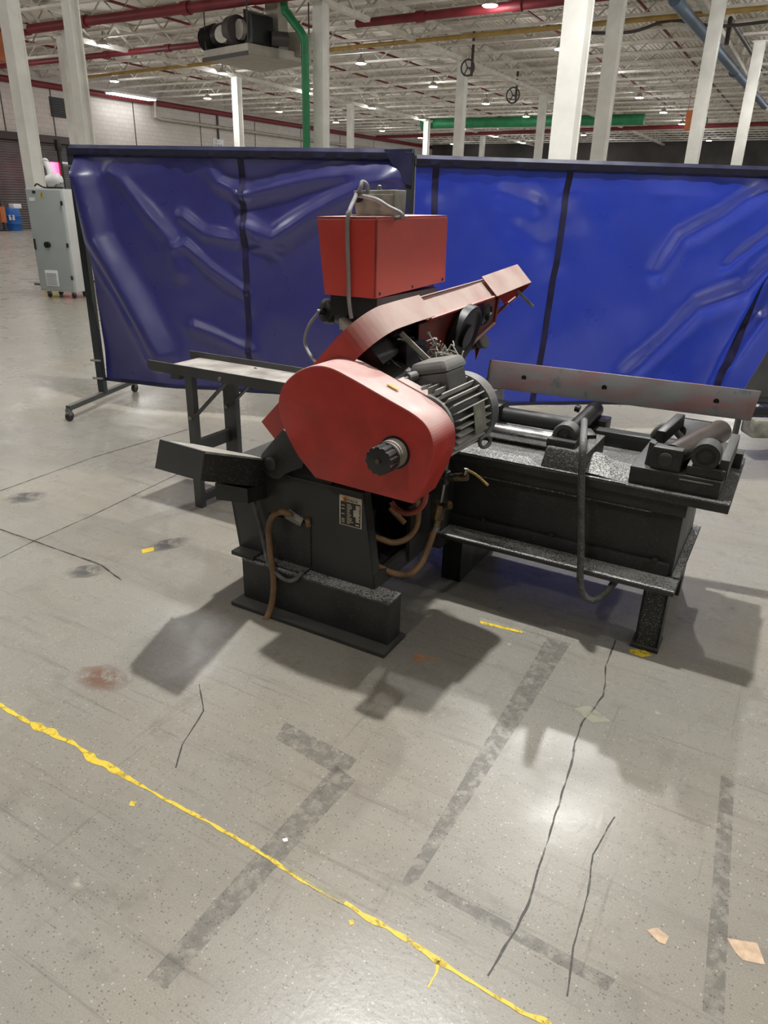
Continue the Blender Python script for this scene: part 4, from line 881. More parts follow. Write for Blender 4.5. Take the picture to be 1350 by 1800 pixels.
# ---- red control box on its stand
bt = [(-0.797, 0.80, 1.480), (-0.516, 0.80, 1.487), (-0.512, 1.452, 1.492), (-0.80, 1.452, 1.488)]
bb = [(-0.762, 0.80, 1.180), (-0.512, 0.80, 1.182), (-0.512, 1.462, 1.202), (-0.77, 1.462, 1.198)]
cbx = P('control_box', MB().hexa(bb, bt), M_redbox, bevel=0.006, label='red control box raised on a black stand')
P('box_lid_edge', MB().hexa([(a, b, z+0.001) for a, b, z in bt], [(a, b, z+0.006) for a, b, z in bt]), M_redbox, cbx)
P('side_panel', MB().prism([(-0.5115, 0.806, 1.184), (-0.5115, 1.460, 1.204), (-0.5115, 1.450, 1.489), (-0.5155, 0.806, 1.485)], (0.003, 0, 0)), M_redside, cbx, label='muted red side panel')
P('panel_joint', MB().box((-0.5175, 0.7985, 1.186), (-0.5095, 0.806, 1.484)), M_red_dull, cbx)
for v, z in ((0.83, 1.20), (1.43, 1.215), (1.12, 1.205)):
    P('screw', MB().cyl((-0.512, v, z), (-0.5055, v, z), 0.007, n=10), M_vblack, cbx, smooth=40)
jb = P('junction_box', MB().hexa([(-0.70, 0.95, 1.490), (-0.520, 0.95, 1.492), (-0.520, 1.05, 1.492), (-0.70, 1.05, 1.490)], [(-0.715, 0.95, 1.588), (-0.516, 0.95, 1.594), (-0.516, 1.05, 1.594), (-0.715, 1.05, 1.588)]), M_greydust, cbx, bevel=0.004, label='dusty grey junction box on top of the red box')
P('junction_foot', MB().box((-0.73, 0.94, 1.488), (-0.51, 1.06, 1.495)), M_greydust, cbx)
P('junction_lid', MB().box((-0.655, 0.945, 1.515), (-0.522, 0.951, 1.576)), M_greydust, cbx, bevel=0.002)
P('junction_screw', MB().lathe((-0.612, 0.99, 1.592), (0, 0, 1), [(0, 0.011), (0.008, 0.011), (0.008, 0.008), (0.016, 0.008), (0.02, 0.003)], 14), M_castgrey, cbx, smooth=40)
P('junction_gland', MB().cyl((-0.685, 0.94, 1.562), (-0.685, 0.952, 1.562), 0.02, n=16), M_vblack, cbx, smooth=40)
P('wing_nut', MB().ball((-0.755, 0.98, 1.497), 0.014, 12, 8), M_castgrey, cbx, smooth=60)
P('control_cable', MB().tube([(-0.685, 0.935, 1.575), (-0.660, 0.920, 1.599), (-0.659, 0.930, 1.620), (-0.645, 0.940, 1.612), (-0.645, 0.950, 1.587)], 0.0085, 10), M_cable, cbx, smooth=60)
P('control_cable', MB().tube([(-0.69, 0.935, 1.573), (-0.662, 0.880, 1.559), (-0.636, 0.800, 1.517), (-0.637, 0.785, 1.475), (-0.637, 0.785, 1.386), (-0.631, 0.785, 1.277), (-0.630, 0.785, 1.187), (-0.634, 0.800, 1.139), (-0.625, 0.800, 1.093)], 0.0085, 10), M_cable, cbx, smooth=60)
P('control_cable', MB().tube([(-0.683, 0.935, 1.570), (-0.578, 0.900, 1.557), (-0.514, 0.900, 1.529), (-0.463, 0.900, 1.510), (-0.458, 0.910, 1.495), (-0.515, 0.96, 1.487)], 0.0085, 10), M_cable, cbx, smooth=60)
P('stand_plate', MB().box((-0.75, 0.83, 1.10), (-0.52, 1.40, 1.18)), M_vblack)
P('stand_post', MB().box((-0.70, 0.95, 0.55), (-0.58, 1.07, 1.12)), M_vblack)
P('stand_strut', MB().bar((-0.66, 1.40, 1.14), (-0.55, 1.40, 1.0), 0.05, 0.05), M_vblack)
P('stand_strut', MB().bar((-0.55, 1.25, 1.14), (-0.50, 1.30, 1.0), 0.05, 0.05), M_vblack)
P('cross_cylinder', MB().cyl((-0.83, 0.90, 1.10), (-0.48, 0.95, 1.09), 0.05, n=20), M_vblack, smooth=40)
gl = P('round_gland', MB().lathe((-0.80, 0.88, 1.097), (-0.35, -1, 0.2), [(-0.03, 0.05), (0.0, 0.052), (0.015, 0.045), (0.02, 0.02), (0.04, 0.018)], 22), M_vblack, smooth=40)
P('gland_cable', MB().tube([(-0.815, 0.835, 1.108), (-0.829, 0.840, 1.087), (-0.872, 0.840, 1.036), (-0.896, 0.840, 0.969), (-0.867, 0.820, 0.929), (-0.782, 0.750, 0.905), (-0.698, 0.700, 0.885)], 0.0075, 10), M_cable, smooth=60)
P('grey_cleat', MB().hexa([(-0.70, 0.82, 1.04), (-0.62, 0.80, 1.03), (-0.62, 0.86, 1.03), (-0.70, 0.88, 1.04)], [(-0.70, 0.82, 1.085), (-0.63, 0.80, 1.05), (-0.63, 0.86, 1.05), (-0.70, 0.88, 1.085)]), M_greydust)

P('link_frame', MB().box((-0.46, 0.68, 0.20), (-0.10, 1.28, 0.60)), M_black, bevel=0.006)
P('link_rib', MB().box((-0.17, 0.50, 0.205), (-0.155, 0.70, 0.44)), M_black)
# ---- bed with vise
P('chip_tray', MB().box((-0.12, 0.655, 0.268), (0.836, 1.35, 0.283)), M_black_smooth)
P('tray_chips', MB().box((-0.118, 0.657, 0.283), (0.834, 0.766, 0.2865)), M_chips, label='grey metal chips lying on the tray edge')
P('tray_side_chips', MB().box((0.806, 0.78, 0.283), (0.834, 1.34, 0.2865)), M_chips)
P('bed_tank', MB().box((-0.15, 0.785, 0.283), (0.805, 1.32, 0.545)), M_black, bevel=0.004)
P('tank_step', MB().box((-0.14, 0.765, 0.283), (0.79, 0.79, 0.335)), M_black, bevel=0.003)
P('bed_head', MB().box((-0.15, 0.745, 0.54), (0.815, 1.32, 0.60)), M_black, bevel=0.003)
P('head_weld', MB().box((0.02, 0.741, 0.536), (0.70, 0.748, 0.541)), M_chips)
fl = P('bed_flange', MB().box((-0.15, 0.705, 0.60), (0.947, 1.30, 0.632)), M_black, bevel=0.003)
P('flange_chips', MB().box((-0.10, 0.707, 0.632), (0.945, 1.25, 0.6345)), M_black_chips, fl)
P('edge_chips', MB().prism([(-0.10, 0.707, 0.634), (0.60, 0.707, 0.634), (0.59, 0.715, 0.634), (0.40, 0.722, 0.634), (0.26, 0.735, 0.634), (0.20, 0.80, 0.634), (-0.10, 0.80, 0.634)], (0, 0, 0.004)), M_chips, fl)
for u in (0.05, 0.34, 0.74): P('bolt', MB().cyl((u, 0.767, 0.335), (u, 0.767, 0.347), 0.010, n=8), M_black, smooth=40)
leg = P('bed_leg', MB().box((0.728, 0.70, 0.012), (0.738, 0.80, 0.268)), M_black, label='black channel leg under the right end of the bed')
P('leg_web', MB().box((0.728, 0.70, 0.012), (0.815, 0.712, 0.268)), M_black_chips, leg)
P('leg_side', MB().box((0.805, 0.70, 0.012), (0.815, 0.80, 0.268)), M_black, leg)
P('leg_foot', MB().box((0.718, 0.685, 0), (0.82, 0.80, 0.014)), M_black, leg)
lb = P('bed_leg', MB().box((0.728, 1.20, 0.0), (0.815, 1.29, 0.268)), M_black)
P('bed_leg', MB().box((-0.14, 0.80, 0.0), (-0.05, 1.30, 0.268)), M_vblack)
P('vise_bar', MB().cyl((-0.20, 0.95, 0.671), (0.30, 0.95, 0.671), 0.0365, n=28), M_chrome, smooth=40, label='chromed vise guide bar')
P('vise_cylinder', MB().cyl((-0.15, 1.12, 0.70), (0.30, 1.12, 0.70), 0.034, n=24), M_blackrub, smooth=40)
P('vise_cylinder_head', MB().box((-0.16, 1.06, 0.635), (-0.03, 1.18, 0.75)), M_vblack, bevel=0.006)
P('vise_jaw', MB().hexa([(-0.30, 1.17, 0.632), (-0.10, 1.17, 0.632), (-0.10, 1.30, 0.632), (-0.30, 1.30, 0.632)], [(-0.30, 1.17, 0.786), (-0.10, 1.17, 0.784), (-0.10, 1.30, 0.784), (-0.30, 1.30, 0.786)]), M_steel, bevel=0.004)
car = P('vise_carriage', MB().hexa([(0.275, 0.72, 0.634), (0.44, 0.72, 0.634), (0.44, 1.02, 0.634), (0.275, 1.02, 0.634)], [(0.285, 0.745, 0.712), (0.44, 0.745, 0.712), (0.44, 1.02, 0.712), (0.285, 1.02, 0.712)]), M_black_chips, bevel=0.006)
P('bearing_block', MB().box((0.275, 0.765, 0.705), (0.385, 0.84, 0.738)), M_black, car, bevel=0.006)
P('stub_shaft', MB().lathe((0.333, 0.86, 0.747), (0, -1, 0), [(0, 0.046), (0.055, 0.048), (0.062, 0.044), (0.062, 0.030), (0.048, 0.026), (0.048, 0.012), (0.055, 0.010)], 30), M_darksteel, car, smooth=40)
P('bed_roller', MB().cyl((0.336, 0.85, 0.742), (0.33, 1.22, 0.745), 0.033, n=22), M_vblack, smooth=40)
P('roller_end', MB().lathe((0.327, 1.28, 0.742), (0, -1, 0), [(0, 0.035), (0.06, 0.035), (0.065, 0.028), (0.065, 0.02)], 24), M_vblack, smooth=40)
P('roller_bracket', MB().box((0.28, 1.19, 0.632), (0.40, 1.29, 0.72)), M_vblack, bevel=0.006)
P('bracket_nut', MB().cyl((0.275, 1.22, 0.748), (0.255, 1.22, 0.752), 0.016, n=10), M_vblack, smooth=40)
P('handle_stub', MB().bar((0.36, 1.0, 0.72), (0.40, 0.94, 0.712), 0.05, 0.03), M_vblack, bevel=0.006)
heap = MB(); nn = 28
hv = []; hf = []
for j in range(13):
    for i in range(nn+1):
        u = 0.40+0.20*i/nn; v = 0.735+0.22*j/12
        e = math.exp(-((u-0.46)/0.07)**2-((v-0.84)/0.075)**2)
        hv.append((u, v, 0.634+0.058*e+0.003*random.random()*e))
hf = [(j*(nn+1)+i, j*(nn+1)+i+1, (j+1)*(nn+1)+i+1, (j+1)*(nn+1)+i) for j in range(12) for i in range(nn)]
P('chip_heap', heap.add(hv, hf), M_chips, smooth=60, kind='stuff', label='heap of grey metal chips on the bed')
P('back_rail', MB().box((0.36, 1.13, 0.632), (0.94, 1.20, 0.695)), M_black, bevel=0.004)
blk = P('end_block', MB().box((0.60, 0.735, 0.634), (0.905, 1.13, 0.70)), M_black, bevel=0.006)
P('end_block_step', MB().box((0.785, 0.745, 0.70), (0.91, 1.12, 0.735)), M_black, blk, bevel=0.004)
P('end_wall', MB().box((0.885, 0.76, 0.70), (0.915, 1.13, 0.77)), M_black, blk, bevel=0.003)
P('weld_line', MB().box((0.77, 0.7335, 0.682), (0.88, 0.737, 0.686)), M_greydust, blk)
rb = P('roller_bracket', MB().box((0.664, 0.745, 0.70), (0.765, 0.79, 0.782)), M_black, bevel=0.006)
P('bracket_bolt', MB().lathe((0.712, 0.745, 0.742), (0, -1, 0), [(0, 0.024), (0.008, 0.024), (0.011, 0.016)], 20), M_black_smooth, rb, smooth=40)
P('bracket_ear', MB().hexa([(0.640, 0.78, 0.70), (0.668, 0.76, 0.70), (0.668, 0.80, 0.70), (0.640, 0.82, 0.70)], [(0.645, 0.78, 0.785), (0.668, 0.76, 0.785), (0.668, 0.80, 0.785), (0.645, 0.82, 0.785)]), M_black, rb)
P('end_roller', MB().lathe((0.725, 0.79, 0.742), (0.26, 1, 0.01), [(0, 0.044), (0.01, 0.046), (0.44, 0.046), (0.45, 0.040), (0.45, 0.02)], 28), M_brownroll, smooth=40, label='dark brown end roller')
P('boss', MB().lathe((0.838, 0.77, 0.773), (0, -1, 0), [(-0.07, 0.045), (0, 0.047), (0.02, 0.047), (0.022, 0.032), (0.016, 0.030), (0.016, 0.022), (0.022, 0.020), (0.022, 0.004)], 28), M_black, smooth=40, label='round bearing boss')
P('gear_arm', MB().bar((0.655, 0.95, 0.76), (0.69, 1.16, 0.785), 0.035, 0.05), M_vblack, bevel=0.006)
P('rail_support', MB().hexa([(0.70, 1.10, 0.695), (0.86, 1.10, 0.695), (0.86, 1.26, 0.695), (0.70, 1.26, 0.695)], [(0.68, 1.18, 0.785), (0.84, 1.18, 0.785), (0.84, 1.30, 0.76), (0.68, 1.30, 0.76)]), M_vblack, bevel=0.006)
P('hydraulic_hose', MB().tube([(0.60, 1.16, 0.70), (0.62, 1.15, 0.74), (0.66, 1.14, 0.755), (0.70, 1.13, 0.73), (0.74, 1.12, 0.70)], 0.014, 10), M_hosegrey, smooth=60)
P('hydraulic_hose', MB().tube([(-0.192, 1.200, 0.691), (-0.076, 1.200, 0.707), (0.061, 1.200, 0.684), (0.213, 1.180, 0.652)], 0.011, 10), M_blackrub, smooth=60)
P('hydraulic_hose', MB().tube([(0.364, 0.950, 0.775), (0.408, 0.780, 0.779), (0.438, 0.670, 0.760), (0.453, 0.660, 0.624), (0.490, 0.650, 0.360), (0.505, 0.645, 0.240), (0.530, 0.645, 0.183), (0.567, 0.660, 0.172), (0.602, 0.690, 0.208), (0.626, 0.740, 0.242), (0.69, 0.78, 0.268)], 0.0135, 14), M_hosespeck, smooth=60, label='thick grey hydraulic hose hanging in a loop')

# ---- hoses and fittings of the pedestal
P('coolant_hose', MB().tube([(-0.522, 0.235, 0.404), (-0.528, 0.200, 0.440), (-0.556, 0.180, 0.448), (-0.588, 0.175, 0.423), (-0.608, 0.175, 0.365), (-0.603, 0.170, 0.269), (-0.588, 0.165, 0.186), (-0.578, 0.150, 0.106), (-0.578, 0.120, 0.029), (-0.599, 0.100, -0.015), (-0.627, 0.100, -0.011)], 0.0125, 12), M_hosebrown, smooth=60, label='brown coolant hose looping down to the floor')
P('hose_elbow', MB().tube([(-0.537, 0.205, 0.436), (-0.520, 0.225, 0.413), (-0.490, 0.235, 0.400)], 0.020, 12), M_greydust, smooth=60)
P('hose_stub', MB().tube([(-0.460, 0.225, 0.425), (-0.455, 0.228, 0.394)], 0.011, 10), M_hosebrown, smooth=60)
P('air_line', MB().tube([(-0.733, 0.200, 0.539), (-0.710, 0.210, 0.450), (-0.680, 0.212, 0.345), (-0.652, 0.200, 0.256), (-0.612, 0.168, 0.217), (-0.577, 0.165, 0.187), (-0.525, 0.165, 0.167), (-0.477, 0.165, 0.186), (-0.445, 0.170, 0.228)], 0.009, 10), M_hosegrey, smooth=60)
P('coolant_hose', MB().tube([(-0.254, 0.340, 0.365), (-0.214, 0.360, 0.350), (-0.175, 0.400, 0.327), (-0.136, 0.440, 0.340), (-0.109, 0.460, 0.391), (-0.104, 0.460, 0.452), (-0.102, 0.440, 0.507)], 0.0125, 12), M_hosebrown, smooth=60, label='brown hose inside the open pedestal')
P('coolant_hose', MB().tube([(-0.20, 0.30, 0.214), (-0.204, 0.320, 0.249), (-0.154, 0.360, 0.217), (-0.114, 0.420, 0.196), (-0.095, 0.480, 0.216), (-0.083, 0.520, 0.274), (-0.078, 0.550, 0.331), (-0.074, 0.560, 0.361)], 0.0135, 12), M_hosebrown, smooth=60, label='brown coolant hose curving up to the valve')
P('red_hose', MB().tube([(-0.137, 0.300, 0.543), (-0.117, 0.300, 0.521), (-0.076, 0.300, 0.512), (-0.031, 0.300, 0.532), (-0.003, 0.300, 0.574), (0.001, 0.300, 0.618)], 0.0105, 12), M_hosered, smooth=60, label='red brown hose under the drive cover')
P('drain_tube', MB().tube([(-0.195, 0.400, 0.469), (-0.128, 0.400, 0.421)], 0.011, 10, 1), M_hosebrown, smooth=60)
vb = P('valve_body', MB().cyl((-0.072, 0.560, 0.364), (-0.067, 0.560, 0.405), 0.017, n=12).cyl((-0.067, 0.560, 0.400), (-0.056, 0.560, 0.464), 0.026, n=8), M_brass, smooth=40, label='brown brass shut-off valve')
P('valve_port', MB().cyl((-0.055, 0.560, 0.452), (-0.010, 0.550, 0.471), 0.016, n=10), M_brass, vb, smooth=40)
P('hose_clip', MB().cyl((-0.076, 0.560, 0.348), (-0.070, 0.560, 0.369), 0.019, n=14), M_steel, vb, smooth=40)
P('riser_pipe', MB().tube([(-0.055, 0.560, 0.462), (-0.045, 0.560, 0.562), (-0.037, 0.560, 0.668)], 0.0075, 10, 1), M_steel, smooth=60)
P('tee_fitting', MB().cyl((-0.055, 0.560, 0.576), (-0.003, 0.560, 0.583), 0.015, n=10).cyl((-0.041, 0.560, 0.551), (-0.038, 0.560, 0.603), 0.015, n=10), M_black_smooth, smooth=40)
bv = P('ball_valve', MB().cyl((-0.003, 0.560, 0.585), (0.048, 0.560, 0.598), 0.016, n=12), M_brass, smooth=40)
P('valve_stem', MB().cyl((0.037, 0.555, 0.597), (0.043, 0.555, 0.630), 0.009, n=8), M_steel, bv, smooth=40)
P('valve_handle', MB().tube([(0.046, 0.550, 0.628), (0.088, 0.540, 0.621), (0.144, 0.530, 0.593)], 0.005, 8, 3), M_yellowgrip, bv, smooth=60, label='yellow valve lever')

# ================================================================== roller table, loose rail, outfeed stand
ft = thing('feed_table', 'black framed feed table with a pale worn top left of the saw', 'table', -1.3, 0.95, 0)
FT = M_darksteel
P('table_top', MB().box((-1.80, 0.812, 0.728), (-0.76, 1.115, 0.738)), M_table, ft)
def chan(v0, v1, u0, u1):
    return MB().prism([(u0, v0, 0.768), (u1, v0, 0.768), (u1, v0, 0.716), (u0+0.02, v0, 0.716), (u0, v0, 0.73)], (0, v1-v0, 0))
P('side_rail', chan(0.806, 0.812, -1.87, -0.76), FT, ft)
P('side_rail', chan(1.115, 1.121, -1.87, -0.76), FT, ft)
P('cross_member', MB().box((-1.72, 0.812, 0.69), (-1.66, 1.115, 0.728)), FT, ft)
for v in (0.81, 1.085):
    P('leg', MB().box((-1.622, v, 0.0), (-1.575 if v < 1 else -1.538, v+0.035, 0.72)), FT, ft)
    P('diagonal_brace', MB().bar((-1.59, v+0.012, 0.50), (-1.36, v+0.012, 0.715), 0.008, 0.034, (0, 1, 0)), FT, ft)
    P('rail_bolt', MB().cyl((-1.38, v-0.003, 0.735), (-1.38, v-0.012, 0.735), 0.010, n=10), M_steel, ft, smooth=40)
    P('leg_bolt', MB().cyl((-1.60, v-0.001, 0.50), (-1.60, v-0.008, 0.50), 0.010, n=10), M_steel, ft, smooth=40)
P('upper_tie', MB().box((-1.612, 0.82, 0.31), (-1.58, 1.11, 0.375)), FT, ft)
P('lower_tie', MB().box((-1.612, 0.82, 0.03), (-1.58, 1.11, 0.075)), FT, ft)
P('end_bracket', MB().hexa([(-0.80, 0.80, 0.62), (-0.76, 0.80, 0.62), (-0.76, 1.12, 0.62), (-0.80, 1.12, 0.62)], [(-0.88, 0.80, 0.716), (-0.76, 0.80, 0.716), (-0.76, 1.12, 0.716), (-0.88, 1.12, 0.716)]), M_black, ft)
ra0 = Vector((-0.16, 1.205, 0.788)); ra1 = Vector((0.932, 1.37, 0.768)); rd = (ra1-ra0).normalized(); rs = Vector((-rd.y, rd.x, 0)).normalized()
rl = thing('steel_rail', 'loose flat steel rail with reddish mill scale lying across the saw bed', 'rail', 0.4, 1.28, 0.775)
rt = Vector((0, 0.028, 0.118))
P('rail_plate', MB().prism([ra0, ra1, ra1+rt+rd*0.012, ra0+rt], rs*0.008), M_rail, rl, bevel=0.0015)
P('rail_foot', MB().prism([ra0+rs*0.001, ra1+rs*0.001, ra1+rs*0.07, ra0+rs*0.07], (0, 0, 0.006)), M_rail, rl)
for t_ in (0.15, 0.465, 0.87):
    q = ra0+(ra1-ra0)*t_+Vector((0, 0.014, 0.060))
    P('bolt_hole', MB().cyl(q-rs*0.0015, q+rs*0.004, 0.011, n=16), M_vblack, rl)
og = UV(2.60, 4.75)
os_ = thing('outfeed_stand', 'grey sheet metal plate on a small stand at the right edge of the picture', 'stand', og.x, og.y, 0)
def wm(mb): mb.v = [tuple(UV(*p)) for p in mb.v]; return mb
P('slanted_plate', wm(MB().prism([(2.360, 4.75, 0.415), (2.60, 4.75, 0.415), (2.72, 4.75, 0.72), (2.485, 4.75, 0.745)], (0, 0.006, 0))), M_darksteel, os_)
P('plate_bar', wm(MB().box((2.44, 4.70, 0.30), (2.95, 4.75, 0.345))), M_blkplastic, os_)
P('grey_block', wm(MB().box((2.43, 4.62, 0.16), (2.90, 4.80, 0.285))), M_greydust, os_, bevel=0.02)
P('stand_leg', wm(MB().box((2.38, 4.76, 0.0), (2.41, 4.79, 0.42))), M_darksteel, os_)
P('stand_leg', wm(MB().box((2.85, 4.76, 0.0), (2.88, 4.79, 0.42))), M_darksteel, os_)
P('leg_foot', wm(MB().box((2.375, 4.755, 0.0), (2.415, 4.795, 0.06))), M_orange, os_)
P('stand_beam', wm(MB().box((2.36, 4.756, 0.38), (2.90, 4.785, 0.415))), M_darksteel, os_)

# ================================================================== marks and scraps on the floor (x, y metres)
def flat(name, pts, z, m, label, cat, th=0.0006):
    uv = [UV(x, y, z) for x, y in pts]
    if th <= 0.0002: mb = MB().add([p+Vector((0, 0, th)) for p in uv], [tuple(range(len(uv)))])
    else: mb = MB().hexa([p for p in uv], [p+Vector((0, 0, th)) for p in uv])
    return solo(name, mb, m, label, cat)
def ribbon(pts, ws, z, th=0.0006, sub=8, jit=0.0):
    mb = MB(); Q = []
    for i in range(len(pts)-1):
        for k in range(sub):
            f = k/sub; a, b = pts[i], pts[i+1]
            Q.append((a[0]+(b[0]-a[0])*f, a[1]+(b[1]-a[1])*f, ws[i]+(ws[i+1]-ws[i])*f))
    Q.append((pts[-1][0], pts[-1][1], ws[-1]))
    vs = []; k = len(Q)
    for i, (x, y, w) in enumerate(Q):
        a = Q[max(i-1, 0)]; b = Q[min(i+1, k-1)]; dx, dy = b[0]-a[0], b[1]-a[1]; l = math.hypot(dx, dy) or 1
        nx, ny = -dy/l, dx/l
        j0 = w*(0.5+jit*mnoise.noise((x*23, y*23, 1.0))); j1 = w*(0.5+jit*mnoise.noise((x*23, y*23, 7.0)))
        for s, zz in ((j0, z), (-j1, z), (-j1, z+th), (j0, z+th)): vs.append(UV(x+nx*s, y+ny*s, zz))
    fs = [(i*4+q, i*4+(q+1) % 4, (i+1)*4+(q+1) % 4, (i+1)*4+q) for i in range(k-1) for q in range(4)]+[(3, 2, 1, 0), tuple((k-1)*4+q for q in range(4))]
    return mb.add(vs, fs)
YL = [(-1.45, 2.02), (-1.349, 1.964), (-1.242, 1.903), (-1.112, 1.824), (-1.033, 1.787), (-0.93, 1.732), (-0.845, 1.669), (-0.74, 1.611), (-0.649, 1.557), (-0.553, 1.503), (-0.445, 1.444), (-0.341, 1.381), (-0.266, 1.334), (-0.195, 1.286), (-0.12, 1.24), (-0.049, 1.202), (-0.014, 1.179), (0.033, 1.152), (0.085, 1.121), (0.142, 1.082), (0.184, 1.054), (0.231, 1.024), (0.265, 1.002), (0.315, 0.974), (0.359, 0.954), (0.404, 0.922), (0.5, 0.865)]
YW = [0.014, 0.014, 0.013, 0.012, 0.028, 0.012, 0.022, 0.017, 0.007, 0.010, 0.009, 0.011, 0.008, 0.012, 0.007, 0.011, 0.020, 0.010, 0.011, 0.015, 0.010, 0.008, 0.008, 0.013, 0.015, 0.016, 0.014]
yl = thing('yellow_floor_line', 'chipped yellow painted line running diagonally across the front floor', 'line', *UV(-0.4, 1.4)[:2])
part('painted_line', ribbon(YL, YW, 0.0004, jit=0.55), M_ypaint, yl)
part('paint_runner', ribbon([(0.148, 1.078), (0.142, 1.05), (0.122, 1.015)], [0.008, 0.005, 0.004], 0.0004, jit=0.5), M_ypaint, yl)
part('clear_tape_strip', ribbon([(-0.23, 1.318), (-0.12, 1.246), (-0.07, 1.214)], [0.012, 0.016, 0.012], 0.0011, 0.0003), M_ygrey, yl)
flat('yellow_paint_fleck', [(-0.057, 1.168), (-0.045, 1.172), (-0.043, 1.160), (-0.052, 1.157)], 0.0004, M_ypaint, 'tiny yellow paint fleck below the yellow line, right of centre', 'paint')
flat('yellow_paint_ring', [(-0.683, 1.512), (-0.665, 1.510), (-0.668, 1.494), (-0.682, 1.497)], 0.0004, M_ypaint, 'small yellow paint drip just below the line at the left', 'paint')
flat('yellow_foot_paint', [(0.955, 2.33), (1.01, 2.325), (1.03, 2.295), (0.985, 2.28), (0.945, 2.31)], 0.0004, M_ypaint, 'yellow paint patch under the right leg of the saw', 'paint')
flat('yellow_tape_scrap', [(-1.15, 3.06), (-1.10, 3.09), (-1.085, 3.05), (-1.13, 3.02)], 0.0004, M_yellow, 'scrap of yellow tape on the floor left of the saw', 'tape')
cm_ = 'cracks in the concrete'
for pts, w, lab in (([(0.92, 2.395), (0.831, 2.216), (0.80, 2.11), (0.774, 2.041), (0.72, 1.965), (0.668, 1.899), (0.62, 1.80), (0.6, 1.733), (0.53, 1.575), (0.442, 1.379), (0.377, 1.23), (0.339, 1.167), (0.255, 1.046)], 0.008, 'long wavy dark crack running from the saw leg toward the yellow line'),
                    ([(0.662, 1.504), (0.568, 1.374), (0.527, 1.259), (0.459, 1.12), (0.42, 1.006)], 0.006, 'shorter crack right of the long wavy one'),
                    ([(-0.623, 2.043), (-0.574, 1.903), (-0.601, 1.74), (-0.595, 1.644)], 0.006, 'faint crack below the shadow of the chute'),
                    ([(-2.6, 3.1), (-2.163, 3.741), (-1.862, 4.356), (-1.435, 4.998)], 0.012, 'straight dark joint crossing the floor left of the feed table'),
                    ([(-2.1, 3.34), (-1.698, 3.127), (-1.281, 2.896), (-1.141, 2.759)], 0.012, 'jagged crack left of the pedestal'),
                    ([(-1.9, 2.55), (-1.692, 3.114), (-1.532, 3.433), (-1.25, 4.1)], 0.009, 'thin saw-cut joint crossing the jagged crack')):
    mb = ribbon(pts, [w*0.7]*len(pts), 0.0003, 0.0003, 10, 0.6)
    solo('floor_crack', mb, M_crack, lab, 'crack', cm_)
for pts, lab in (([(0.649, 2.392), (0.733, 2.355), (0.095, 1.258), (0.068, 1.275)], 'long dark tape ghost slanting across the middle of the front floor'),
                 ([(0.121, 1.259), (0.136, 1.285), (0.535, 1.045), (0.507, 1.02)], 'dark tape ghost between the yellow line and the bright glare'),
                 ([(-0.124, 1.673), (-0.061, 1.613), (-0.438, 0.997), (-0.484, 1.023)], 'dark tape ghost crossing the yellow line at lower left'),
                 ([(-0.30, 1.86), (-0.06, 1.70), (-0.10, 1.62), (-0.32, 1.78)], 'faint dark smear left of the long tape ghost'),
                 ([(1.028, 1.674), (1.06, 1.655), (0.735, 0.96), (0.70, 0.985)], 'faint dark tape ghost near the lower right corner')):
    flat('tape_ghost', pts, 0.0002, M_tapemark, lab, 'mark', 0.0002)
def blob(cx, cy, rx_, ry_, n=18, seed=0.0, rot=0.0):
    o = []
    for i in range(n):
        a = 2*PI*i/n; r = 1+0.35*mnoise.noise((math.cos(a)*1.4+seed, math.sin(a)*1.4, seed))
        x, y = rx_*r*math.cos(a), ry_*r*math.sin(a)
        o.append((cx+x*math.cos(rot)-y*math.sin(rot), cy+x*math.sin(rot)+y*math.cos(rot)))
    return o
flat('rust_stain', blob(-0.97, 2.06, 0.13, 0.07, seed=1, rot=-0.2), 0.0003, M_rust, 'rusty brown stain on the floor left of the chute shadow', 'stain', 0.0002)
flat('oil_stain', blob(-1.33, 2.83, 0.13, 0.06, seed=2, rot=0.3), 0.0003, M_oil, 'grey green oil stain left of the pedestal', 'stain', 0.0002)
flat('oil_stain', blob(-1.05, 3.12, 0.16, 0.05, seed=5, rot=0.5), 0.0003, M_oil, 'dark smear beside the yellow tape scrap', 'stain', 0.0002)
flat('oil_stain', blob(-1.98, 3.66, 0.16, 0.08, seed=3, rot=0.4), 0.0003, M_oil, 'dark stain near the left edge below the screen castor', 'stain', 0.0002)
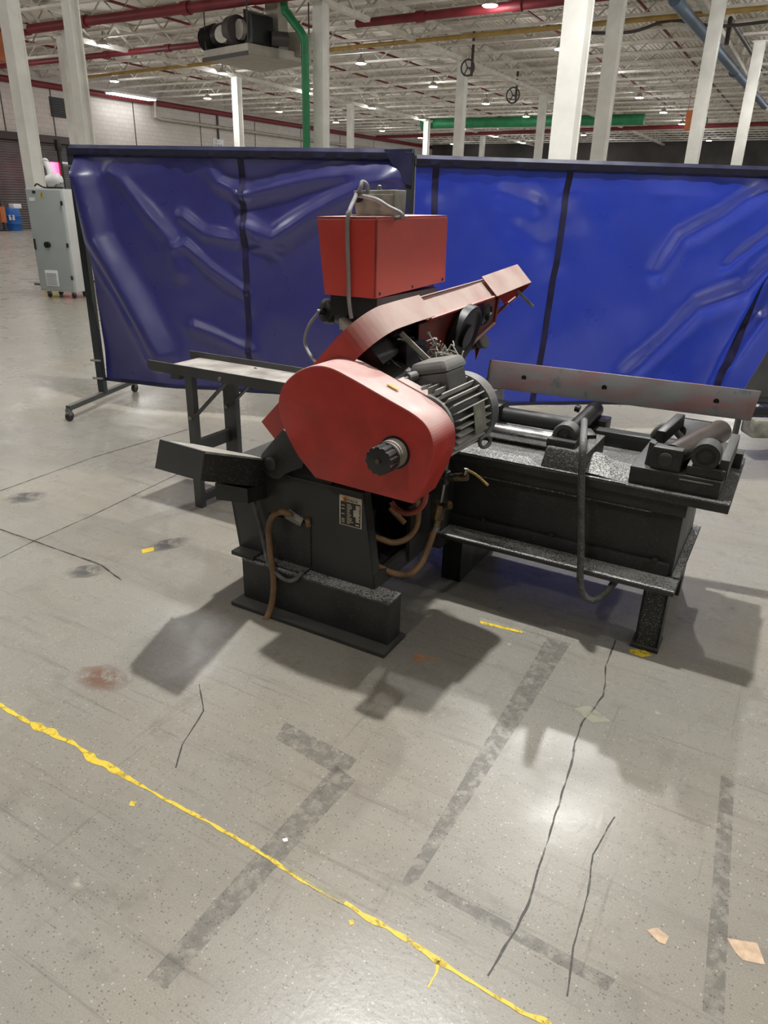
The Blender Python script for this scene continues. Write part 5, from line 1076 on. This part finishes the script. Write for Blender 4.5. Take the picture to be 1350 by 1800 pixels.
flat('oil_spot', blob(0.006, 1.168, 0.010, 0.008, 12, 4), 0.0003, M_oil, 'small dark spot just above the yellow line end', 'stain', 0.0002)
flat('pale_spot', blob(-0.719, 1.248, 0.035, 0.022, seed=6), 0.0003, M_palest, 'pale round patch in the lower left floor', 'stain', 0.0002)
flat('wood_scrap', [(0.640, 1.165), (0.668, 1.172), (0.688, 1.150), (0.672, 1.130), (0.660, 1.135)], 0.0004, M_wood, 'torn pale wood-coloured scrap at the lower right', 'scrap')
flat('wood_scrap', [(0.822, 1.150), (0.888, 1.140), (0.882, 1.088), (0.835, 1.098), (0.826, 1.118)], 0.0004, M_wood, 'wood-coloured scrap nearest the lower right edge', 'scrap')
flat('clear_tape', [(0.655, 1.965), (0.71, 1.985), (0.765, 1.905), (0.70, 1.895)], 0.0006, M_ygrey, 'crumpled clear tape on the wavy crack', 'tape')
flat('grey_tape', [(0.40, 2.53), (0.555, 2.46), (0.58, 2.42), (0.47, 2.45), (0.40, 2.49)], 0.0004, M_ygrey, 'grey tape strip with yellow paint in front of the saw bed', 'tape')
flat('yellow_strip', [(0.40, 2.505), (0.56, 2.435), (0.556, 2.42), (0.40, 2.485)], 0.0012, M_ypaint, 'yellow strip on the grey tape in front of the bed', 'tape')
flat('brown_scrap', [(0.118, 2.25), (0.15, 2.262), (0.165, 2.244), (0.222, 2.240), (0.225, 2.225), (0.17, 2.225), (0.135, 2.205)], 0.0008, M_leaf, 'brown torn paper scrap in the dark shadow before the saw', 'scrap')
flat('white_speck', blob(0.933, 1.957, 0.018, 0.013, 12, 8), 0.0004, M_palest, 'whitish anchor hole patch right of the wavy crack', 'mark')
flat('white_speck', blob(0.497, 2.345, 0.012, 0.010, 12, 9), 0.0004, M_palest, 'small white speck in front of the grey tape', 'mark')
flat('paper_chip', [(-0.245, 1.398), (-0.232, 1.402), (-0.228, 1.391), (-0.240, 1.388)], 0.0004, M_white, 'tiny white paper chip left of the lower tape ghost', 'scrap')
bpy.context.view_layer.update()
